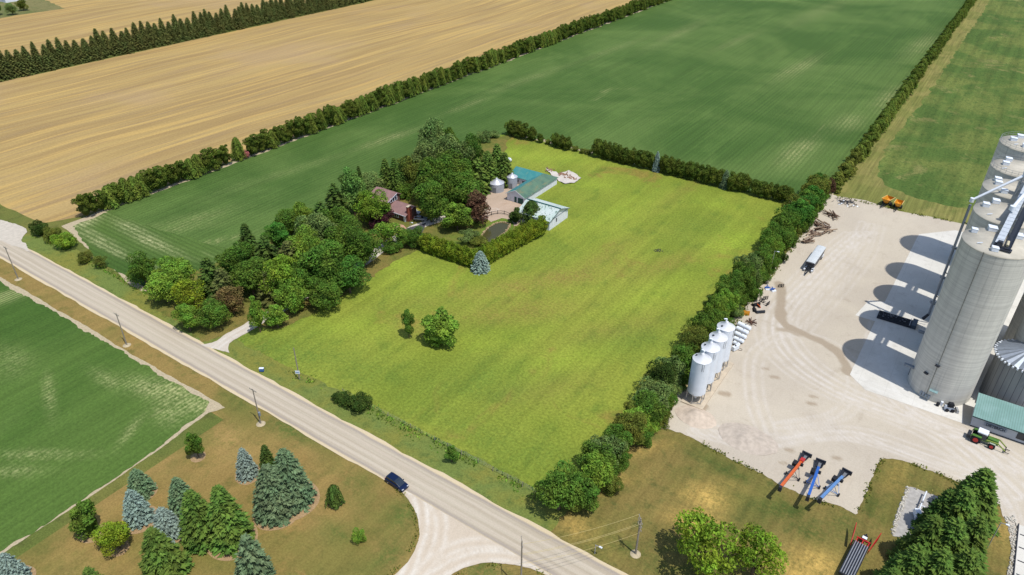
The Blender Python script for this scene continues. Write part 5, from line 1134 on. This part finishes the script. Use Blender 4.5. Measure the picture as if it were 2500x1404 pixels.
# ---- yellow dump wagons
def wagon(px, py, lab, rz, sc):
    p = P(px, py); rt = thing('dump_wagon', lab, 'wagon', (p.x, p.y, .08), rz, 'yellow dump wagons'); rt.scale = (sc,) * 3
    # tub, x forward
    ring = lambda x, w0, w1, z0, z1: [(x, -w1, z1), (x, -w0 * .55, z0 + .25), (x, 0, z0), (x, w0 * .55, z0 + .25), (x, w1, z1)]
    Rr = [ring(-2.6, 1.2, 1.35, 1.3, 2.5), ring(-1.2, 1.2, 1.4, .9, 2.6), ring(1.0, 1.2, 1.4, .9, 2.6), ring(2.1, .9, 1.35, 1.7, 2.75)]
    m = MB(); n = 5; V = [v for r in Rr for v in r]; m.add(V, [(j * n + i, j * n + i + 1, (j + 1) * n + i + 1, (j + 1) * n + i) for j in range(3) for i in range(n - 1)])
    V2 = [(x * .97, y * .93, z + .07) for x, y, z in V]; m.add(V2, [(j * n + i, (j + 1) * n + i, (j + 1) * n + i + 1, j * n + i + 1) for j in range(3) for i in range(n - 1)])
    m.add(Rr[3], [(0, 1, 2, 3, 4)]); m.add([(x + .1, y * .93, z + .05) for x, y, z in Rr[0]], [(4, 3, 2, 1, 0)]); m.build('tub', m_yellow, rt)
    m = MB()
    for s in (-1, 1): m.beam((-2.6, s * 1.4, 2.55), (2.1, s * 1.4, 2.75), .16)
    m.build('rim', flat('mat_pale_yellow', c(250, 216, 130), .5), rt)
    m = MB(); m.beam((-2.2, .45, .8), (2.2, .45, .8), .18); m.beam((-2.2, -.45, .8), (2.2, -.45, .8), .18); m.beam((2.0, .45, .8), (4.6, 0, .55), .18); m.beam((2.0, -.45, .8), (4.6, 0, .55), .18); m.box(0, 0, .5, .3, 2.4, .3); m.build('chassis', m_dark, rt)
    for s in (-1, 1): m = MB(); m.wheel(-.6, s * 1.25, .65, .65, .5); w_ = m.build('wheel', m_black, rt); m = MB(); m.wheel(-.6, s * 1.52, .65, .33, .04); m.build('rim_disc', m_dark, w_)
wagon(2163, 501, 'left hand yellow dump wagon at the back of the yard', R(-104), 1.0); wagon(2190, 509, 'right hand yellow dump wagon at the back of the yard', R(-92), .92)

# ---- belt conveyors (augers)
def belt(hp, tp, lab, mat, red=None):
    a = P(*hp, .7); b = P(*tp, 3.9); d = b - a; d.z = 0; L = d.length; rt = thing('belt_conveyor', lab, 'conveyor', (a.x, a.y, .08), math.atan2(d.y, d.x), 'belt conveyors at the yard edge'); z0, z1 = .55, 4.0; k = (z1 - z0) / L
    m = MB(); m.beam((1.2, 0, z0 + k * 1.2), (L, 0, z1), .52, .4); m.build('tube', mat, rt)
    if red: m = MB(); m.beam((1.0, 0, z0 + k + .1), (2.4, 0, z0 + k * 2.4 + .1), .8, .55); m.build('guard', red, rt)
    m = MB(); m.add([(-1.3, -.95, .9), (1.2, -.6, .95), (1.2, .6, .95), (-1.3, .95, .9), (-1.0, -.4, .35), (1.0, -.25, .35), (1.0, .25, .35), (-1.0, .4, .35)], [(0, 1, 5, 4), (1, 2, 6, 5), (2, 3, 7, 6), (3, 0, 4, 7), (4, 5, 6, 7)]); m.box(-1.25, 0, .1, .3, 2.0, .8); m.build('intake_hopper', m_dark, rt)
    m = MB(); m.box(.05, 0, .38, 1.6, .55, .06); m.build('belt', flat('mat_grey_belt', c(130, 134, 140), .7), rt)
    m = MB(); m.box(L + .25, 0, z1 - .75, .8, .66, 1.05, 0, .8); m.build('discharge_hood', m_dark, rt)
    ax = L * .45; m = MB()
    for s in (-1, 1): m.beam((ax, s * 1.3, .35), (ax - 2.0, s * .3, z0 + k * (ax - 2) - .2), .09); m.beam((ax, s * 1.3, .35), (ax + 1.6, s * .3, z0 + k * (ax + 1.6) - .2), .09)
    m.beam((ax, -1.3, .35), (ax, 1.3, .35), .1); m.build('undercarriage', mat if red is None else m_dark, rt)
    for s in (-1, 1): m = MB(); m.wheel(ax, s * 1.35, .36, .36, .22); m.build('wheel', m_black, rt)
    m = MB(); m.box(L * .28, -.75, z0 + k * L * .28 - .3, 1.2, .8, .75); m.box(L * .24, .5, z0 + k * L * .24 - .2, .5, .5, .5); m.build('engine', m_black, rt)
belt((1965, 1116), (1906, 1190), 'orange belt conveyor, leftmost of the three', m_orange, m_red)
belt((2001, 1134), (1973, 1213), 'deep blue belt conveyor in the middle of the three', m_blue)
belt((2062, 1158), (2003, 1219), 'faded light blue belt conveyor, rightmost of the three', m_ltblue)

# ---- tractor with loader
a = P(2388, 1078); rt = thing('tractor', 'green tractor with white cab roof and raised front loader', 'tractor', (19.9, 148.9, .08), R(-5))
m_tg = flat('mat_tractor_green', c(92, 140, 62), .45, 0, .1, 2)
m = MB(); m.box(1.9, 0, .95, 2.4, .95, .95, 0, .9); m.box(0, 0, .7, 2.6, .8, .6); m.build('hood', m_tg, rt)
m = MB(); m.box(-.1, 0, 1.25, 1.7, 1.6, 1.45, 0, .92); m.build('cab', m_glass, rt); m = MB(); m.box(-.15, 0, 2.72, 1.95, 1.75, .22, 0, .93); m.build('cab_roof', m_white, rt)
for s in (-1, 1):
    m = MB(); m.wheel(-.9, s * 1.1, .95, .95, .6, n=24); w_ = m.build('rear_wheel', m_black, rt); m = MB(); m.wheel(-.9, s * 1.42, .95, .5, .06); m.build('rim', m_red, w_)
    m = MB(); m.wheel(2.1, s * 1.0, .68, .68, .5, n=22); w_ = m.build('front_wheel', m_black, rt); m = MB(); m.wheel(2.1, s * 1.27, .68, .36, .05); m.build('rim', m_red, w_)
    m = MB(); m.box(-.9, s * 1.1, 1.85, 1.7, .65, .1); m.beam((-1.7, s * 1.1, 1.88), (-2.0, s * 1.1, 1.4), .62, .08); m.build('fender', m_tg, rt)
    m = MB(); m.box(2.1, s * 1.0, 1.4, 1.1, .5, .07); m.build('front_fender', flat('mat_pale_fender', c(190, 204, 184), .5), rt)
    m = MB(); m.beam((.9, s * .85, 1.6), (3.0, s * .8, 1.75), .16, .22); m.beam((3.0, s * .8, 1.75), (4.6, s * .75, .6), .16, .22); m.build('loader_arm', flat('mat_loader_green', c(170, 190, 90), .5), rt)
m = MB(); m.box(4.6, 0, .35, .15, 1.7, .4); m.beam((4.6, -.6, .3), (5.4, -.6, .3), .1); m.beam((4.6, .6, .3), (5.4, .6, .3), .1); m.build('fork_carriage', m_black, rt)
m = MB(); m.box(-2.3, 0, .5, .7, 1.8, .8); m.build('rear_weight', m_dark, rt); m = MB(); m.cyl((.9, -.5, 1.8), (.9, -.5, 3.0), .08, n=8); m.build('exhaust', m_black, rt)

# ---- skid steer by silo
rt = thing('skid_steer', 'black and white skid steer loader parked at the foot of the nearest silo', 'skid steer', (13.0, 156.2, .1), R(20)); m = MB(); m.box(0, 0, .35, 1.9, 1.0, .8, 0, .9); m.build('body', m_white, rt); m = MB(); m.box(.1, 0, 1.1, 1.1, .95, .95, 0, .9); m.build('cab', m_black, rt)
for s in (-1, 1):
    for x in (-.55, .6): m = MB(); m.wheel(x, s * .68, .38, .38, .28); m.build('wheel', m_black, rt)
    m = MB(); m.beam((-.9, s * .6, 1.35), (1.0, s * .6, 1.2), .12); m.beam((1.0, s * .6, 1.2), (1.5, s * .6, .4), .12); m.build('lift_arm', m_black, rt)
m = MB(); m.box(1.65, 0, .1, .5, 1.7, .6, 0, .8); m.build('bucket', m_steel, rt)
rt = thing('waste_drum', 'dark drum beside a white box at the silo foot', 'drum', (10.7, 156.4, .1)); m = MB(); m.cyl((0, 0, 0), (0, 0, .9), .35, n=16); m.build('drum', m_black, rt); m = MB(); m.box(.7, .7, 0, .5, .5, 1.0); m.build('box', m_white, rt)

# ---- drive-over pit
rt = thing('unloading_pit', 'black drive over unloading grate lying in the silo shadow', 'unloading pit', (-3.6, 188.0, .1), R(0)); m = MB(); m.box(0, 0, 0, 8.6, 3.6, .55); m.build('frame', m_dark, rt); m = MB()
for k in range(26): m.box(-4.0 + k * .32, 0, .56, .1, 3.2, .1)
for k in range(5): m.box(-.2, -1.5 + k * .75, .6, 8.0, .1, .09)
m.build('grate', m_black, rt); m = MB(); m.box(4.6, 0, .1, 1.2, 3.8, 1.0); m.build('motor_box', flat('mat_pit_box', c(70, 84, 98), .5), rt)
m = MB()
for k in range(22): m.box(rnd.uniform(-3.9, 3.0), rnd.uniform(-1.3, 1.3), .7, rnd.uniform(.2, .5), rnd.uniform(.2, .4), .12, rnd.uniform(0, 3))
tag(m.build('debris', flat('mat_pit_debris', c(120, 122, 130), .8), rt), kind='stuff')
m = MB(); m.beam((3.6, -1.9, .8), (3.6, 1.9, .8), .12); m.beam((4.0, 1.9, .6), (7.4, 2.2, .9), .14); m.build('rail', m_steel, rt)

# ---- red implement
a = P(2103, 1332); rt = thing('folded_implement', 'red framed implement with long silver rails at the bottom edge', 'farm implement', (a.x, a.y, .05), (lambda q: math.atan2(q.y, q.x))(P(2062, 1404) - P(2096, 1335)))
m = MB(); m.box(5.2, 0, 1.0, 8.6, 2.5, .35); m.build('bed', flat('mat_black_bed', c(52, 58, 72), .45, .2), rt)
for k in range(6): m = MB(); m.cyl((1.0, -1.0 + k * .4, 1.5), (9.4, -1.0 + k * .4, 1.5), .1, n=8); m.build('rail', m_steel, rt)
m = MB()
for x in (-.2, .9): m.box(x, 0, 1.1, .2, 2.4, .25)
for s in (-1, 0, 1): m.box(.35, s * 1.0, 1.1, 1.2, .16, .2)
m.build('front_frame', m_red, rt)
for s, e in ((1, 1.6), (-1, 1.3)):
    m = MB(); m.slab([(2.2, s * 1.45, 1.0), (-.8 * e, s * 2.0, 1.6), (-1.6 * e, s * 2.1, 2.6), (-.3, s * 1.8, 2.4), (2.2, s * 1.5, 1.9)], .12); m.build('wing', m_red, rt)
m = MB(); m.beam((-.3, .5, .8), (-2.6, 0, .6), .16); m.beam((-.3, -.5, .8), (-2.6, 0, .6), .16); m.box(-1.2, 0, .8, .8, .7, .5); m.build('tongue', m_black, rt); m = MB(); m.box(-.75, 0, 1.32, .6, .8, .12); m.build('deck_plate', m_white, rt)
for s in (-1, 1):
    for x in (4.6, 5.9): m = MB(); m.wheel(x, s * 1.05, .5, .5, .4); m.build('wheel', m_black, rt)

# ---- gas pipework on the stone pad
a = P(2262, 1200, 1.2); b = P(2237, 1262, 1.2); rt = thing('pipework', 'white raised gas pipework on the grey stone pad', 'pipework', (a.x, a.y, .1)); d = b - a; d.z = 0; u = d.normalized(); v = Vector((-u.y, u.x, 0))
m = MB(); m.cyl((0, 0, 1.1), d + Vector((0, 0, 1.1)), .14, n=12)
for f in (.02, .35, .65, .98): q = d * f; m.cyl(q + Vector((0, 0, 1.1)), q + Vector((0, 0, 0)), .12, n=10)
m.cyl(d * .55 + Vector((0, 0, 1.1)), d * .55 + v * 1.4 + Vector((0, 0, 1.1)), .1, n=10); m.cyl(d * .8 + Vector((0, 0, 1.1)), d * .8 - v * 1.0 + Vector((0, 0, .9)), .1, n=10); m.build('pipe', m_white, rt)
m = MB(); q = d * .85; m.box(q.x, q.y, .3, 1.0, 1.4, 1.3, .4); m.build('meter', m_white, rt)
for f in (.45, .75): q = d * f; m = MB(); m.cyl(q + Vector((0, 0, 1.1)), q + Vector((0, 0, 1.5)), .22, n=12); m.build('valve', m_steel, rt)
for px, py in ((2237, 1196), (2272, 1207), (2305, 1216)):
    p = P(px, py); o = MB(); o.cyl((0, 0, 0), (0, 0, 1.1), .09, n=10); ob = o.build('bollard', flat('mat_bollard', c(222, 206, 110), .6)); ob.location = (p.x, p.y, .08); tag(ob, 'yellow guard post at the back edge of the stone pad', 'bollard', 'yellow guard posts')
mb = MB()
for k in range(70):
    t_ = k / 70; a = P(2217 + (2176 - 2217) * t_, 1190 + (1306 - 1190) * t_); s_ = rnd2.uniform(.25, .6); mb.box(a.x + rnd2.uniform(-.3, .3), a.y + rnd2.uniform(-.3, .3), .05, s_, s_ * .8, s_ * .6, rnd2.uniform(0, 3), .6)
tag(mb.build('stone_border', flat('mat_border_stone', c(226, 220, 206), .9, 0, .2, 3)), 'row of pale rocks along the left side of the stone pad', 'stone border')
mb = MB()
for k in range(240):
    t_ = k / 240; a = P(2462 + 18 * math.sin(t_ * 2.6) - 4 * t_ + rnd2.uniform(-10, 14), 1262 + 142 * t_); s_ = rnd2.uniform(.2, .5); mb.box(a.x, a.y, .06, s_, s_ * .8, s_ * .6, rnd2.uniform(0, 3), .6)
tag(mb.build('rock_edging', flat('mat_border_stone', c(226, 220, 206))), 'band of pale rocks between spruces and yard road', 'rock edging')
# weigh scale
a = P(2496, 1292); rt = thing('weigh_scale', 'pale truck weigh scale deck cut by the right picture edge', 'weigh scale', (a.x + 1.0, a.y - 10, .07)); m = MB(); m.box(0, 0, 0, 3.4, 21, .3); m.build('deck', m_conc, rt); m = MB()
for s in (-1.75, 1.75): m.box(s, 0, 0, .15, 21.2, .45)
m.build('curb', m_dark, rt)
for k in range(6): m = MB(); m.box(0, -9 + k * 3.4, .305, 2.8, .25, .02); m.build('joint_plate', m_dark, rt)

# ---- poles
def upole(x, y, h, lab, arms=1, tr=False, rz=0, r=.16, name='utility_pole', lamp=False, mound=True):
    rt = thing(name, lab, 'pole', (x, y, .02), rz); m = MB(); m.cyl((0, 0, 0), (0, 0, h), r, r * .65, 12); m.build('post', m_wood if not lamp else m_steel, rt)
    if lamp:
        m = MB(); m.beam((0, 0, h - .1), (.9, 0, h + .1), .09); m.build('arm', m_steel, rt); m = MB(); m.box(1.0, 0, h, .6, .3, .14); m.build('lamp_head', m_white, rt); return rt
    for k in range(arms):
        m = MB(); m.beam((-1.1, 0, h - .35 - k * .9), (1.1, 0, h - .35 - k * .9), .1, .12); a_ = m.build('crossarm', m_wood, rt); m = MB()
        for s in (-1, -.35, .45, 1): m.cyl((s, 0, h - .3 - k * .9), (s, 0, h - .08 - k * .9), .05, n=8)
        m.build('insulator', m_steel, a_)
    if tr: m = MB(); m.cyl((.35, 0, h - 7.2), (.35, 0, h - 6.3), .25, n=14); m.build('transformer', flat('mat_transformer', c(150, 160, 172), .5), rt)
    if mound:
        m = MB(); m.lathe([(1.0, .0), (.6, .14), (.01, .2)], 14); m.build('gravel_mound', m_margin, rt)
    return rt
def at(px, py): p = P(px, py); return p.x, p.y
upole(*at(45, 682), 10.6, 'leaning looking utility pole at the far left beside the road', 1)
upole(*at(310, 843), 9.6, 'utility pole beside the road above the crop field', 1)
upole(*at(637, 1035), 9.8, 'utility pole with transformer on the lawn side of the road', 1, True)
upole(*at(732, 928), 9.4, 'bare pole with a white sign in the meadow verge', 0, mound=False)
p = P(731, 906, 0); x_, y_ = at(732, 928); rt = thing('pole_sign', 'small white panel fixed low on the bare pole', 'sign', (x_ - .02, y_ - .22, 2.0), .5); m = MB(); m.box(0, 0, 0, 1.1, .06, .9); m.build('panel', m_white, rt); m = MB(); m.box(0, -.04, .35, .8, .02, .2); m.build('stripe', flat('mat_sign_blue', c(110, 160, 210), .6), rt)
up = upole(*at(1551.5, 1353), 9.4, 'tall utility pole with double crossarms in the dry meadow', 3, False, R(-50), .2)
x2, y2 = at(1272, 1440); upole(x2, y2, 12.6, 'dark utility pole cut by the bottom picture edge', 1, False, R(-50), .17)
upole(*at(1879, 668), 7.6, 'light pole standing at the yard hedgerow', 0, lamp=True, r=.1, name='light_pole'); upole(*at(2410, 1338), 6.8, 'light pole beside the lower right spruces', 0, lamp=True, r=.1, name='light_pole')
upole(*at(1004, 588), 6.6, 'white yard light pole in front of the house', 0, lamp=True, r=.09, name='light_pole')
upole(*at(1452, 1352), 2.4, 'short bent white standpipe by the roadside', 0, lamp=True, r=.1, name='standpipe')
# wires between the two near poles
a0 = Vector((*at(1551.5, 1353), 0)); b0 = Vector((x2, y2, 0))
for k, (za, zb, o) in enumerate(((9.3, 10.5, -1.0), (9.3, 10.4, 1.0), (7.4, 8.6, -.6), (6.2, 7.4, .4))):
    rt = MB(); q = Vector((math.cos(R(-50)), math.sin(R(-50)), 0)) * o; A = a0 + q + Vector((0, 0, za)); B = b0 + q + Vector((0, 0, zb)); pts = [A.lerp(B, i / 16) - Vector((0, 0, .8 * 4 * (i / 16) * (1 - i / 16))) for i in range(17)]
    for p1, p2 in zip(pts[:-1], pts[1:]): rt.cyl(p1, p2, .022, n=5, caps=False)
    tag(rt.build('power_line', flat('mat_wire', c(226, 206, 140), .6)), 'power line hanging between the two poles at the bottom', 'power line', 'power lines between the bottom poles')

# ---- roadside sign, mailbox, fence
x_, y_ = at(640, 908); rt = thing('sale_sign', 'small blue and white sign box at the road edge', 'sign', (x_, y_, 0), .6); m = MB(); m.box(0, 0, .3, 1.0, .5, .8); m.build('board', flat('mat_sign_bw', c(70, 120, 190), .5), rt); m = MB(); m.box(0, 0, 1.1, 1.1, .6, .06); m.build('top', m_white, rt); m = MB(); m.box(-.4, 0, 0, .08, .08, .3); m.box(.4, 0, 0, .08, .08, .3); m.build('foot', m_dark, rt)
rt = thing('wire_fence', 'low wire fence with grey posts along the meadow verge', 'fence'); xs = [-103, -96, -89, -82.5, -75.8, -72.2, -68.6, -64.3, -60.6, -57, -53.4, -50.2, -47.3]
for x in xs: m = MB(); m.cyl((x, 83.3 + rnd2.uniform(-.2, .2), 0), (x, 83.3, 1.3), .07, n=7); m.build('post', m_wood, rt)
m = MB()
for z in (.5, .9, 1.2): m.beam((xs[0], 83.3, z), (xs[-1], 83.3, z), .015)
m.build('wire', m_steel, rt)
# pond fence
rt = thing('pond_fence', 'dark curved rail fence between courtyard and pond', 'fence'); pf = smooth_line(W([(1190, 531), (1200, 526), (1215, 523), (1231, 524), (1243, 529), (1250, 534)]), 2)
for q in pf[::2]: m = MB(); m.beam((*q, 0), (*q, 1.5), .14); m.build('post', m_dark, rt)
m = MB()
for q, q2 in zip(pf[:-1], pf[1:]):
    for z in (.5, 1.25): m.beam((*q, z), (*q2, z), .1)
m.build('rail', m_dark, rt)
# little wheel loader tracks, ground lumps
p = P(1606, 611); rt = MB()
for k in range(14): rt.box(rnd2.gauss(0, .8), rnd2.gauss(0, .5), 0, .5, .4, .2, rnd2.uniform(0, 3), .6)
o = rt.build('brush_pile', flat('mat_brush', c(86, 92, 60), .95)); o.location = (p.x, p.y, .04); tag(o, 'small dark brush pile in the upper meadow', 'brush pile')
# distant farmyard building
p = P(12, 4); rt = thing('distant_shed', 'pale building among trees in the top left corner', 'shed'); gable(rt, p.x - 20, p.x + 6, p.y - 2, p.y + 14, 4, 6.5, 'x', m_whitewall, flat('mat_pale_roof', c(220, 220, 222), .6), .4)
p = P(2432, 1300)

# ---- weeds and rough grass tufts along edges
def tufts(name, lab, lines, n, hgt, cols, seed):
    rng = np.random.default_rng(seed); parts = []; mats = []
    V_all = []; F_all = []; vals = []; o = 0
    for pts, wd in lines:
        p = np.array(pts); seg = np.hypot(*np.diff(p, axis=0).T); cs = np.concatenate([[0], np.cumsum(seg)]); k = int(n * cs[-1])
        tt = rng.uniform(0, cs[-1], k); x = np.interp(tt, cs, p[:, 0]) + rng.normal(size=k) * wd; y_ = np.interp(tt, cs, p[:, 1]) + rng.normal(size=k) * wd
        keep = vnoise(x * .4, y_ * .4, seed) > .4; x, y_ = x[keep], y_[keep]; k = len(x)
        h_ = hgt * rng.uniform(.4, 1.5, k); cn = np.stack([x, y_, .1 + h_ * .45], 1); nr = rng.normal(size=(k, 3)) * np.array([1, 1, .5]) + UP * .5
        V, Fc = quads(cn, nr, h_ * 1.3, h_ * .8, np.tile(UP, (k, 1)) + rng.normal(size=(k, 3)) * .5, rng); V_all.append((V, Fc, np.clip(.5 + rng.normal(size=k) * .2, 0, 1)))
    me = leafmesh(name, V_all, [m_leaf]); ob = bpy.data.objects.new(name, me); COL.objects.link(ob); ob.color = cols; tag(ob, lab, 'weeds', None, 'stuff'); return ob
tufts('roadside_weeds', 'tall weeds along the wire fence and verge of the meadow', [([(-118, 82), (-80, 82.5), (-47, 82.5)], .9), ([(-240, 82), (-205, 83), (-172, 82)], .6), ([(-103, 83.3), (-47, 83.3)], .5)], 10, .38, GREEN['lightgreen'], 4)
yl = W([(1612, 1045), (1660, 1055), (1720, 1085), (1790, 1125), (1850, 1150), (1900, 1182), (1980, 1218), (2050, 1240), (2090, 1258), (2110, 1215), (2148, 1130), (2162, 1118), (2250, 1141), (2350, 1184), (2440, 1235)])
tufts('yard_edge_weeds', 'scattered weeds along the ragged lower edge of the gravel yard', [(yl, .35)], 14, .3, GREEN['olive'], 6)
tufts('hedge_foot_weeds', 'weeds at the foot of the yard hedgerow', [([(-38.6, 130), (-38, 190), (-37.6, 250)], .5), (W([(2046, 482), (2150, 505), (2270, 531), (2420, 560)]), .4)], 9, .45, GREEN['olive'], 7)
tufts('island_weeds', 'weeds fringing the grass island below the road junction', [(smooth_line([(-52.0, 56), (-51.8, 59.7), (-50.6, 62.2), (-47.8, 65.1), (-41.8, 68.1), (-36, 68.9)]), .3), (smooth_line([(-76, 69), (-71.9, 68.2), (-67, 66.2), (-63.2, 62.6), (-61.4, 58.0), (-61.3, 50)]), .25)], 12, .25, GREEN['olive'], 8)
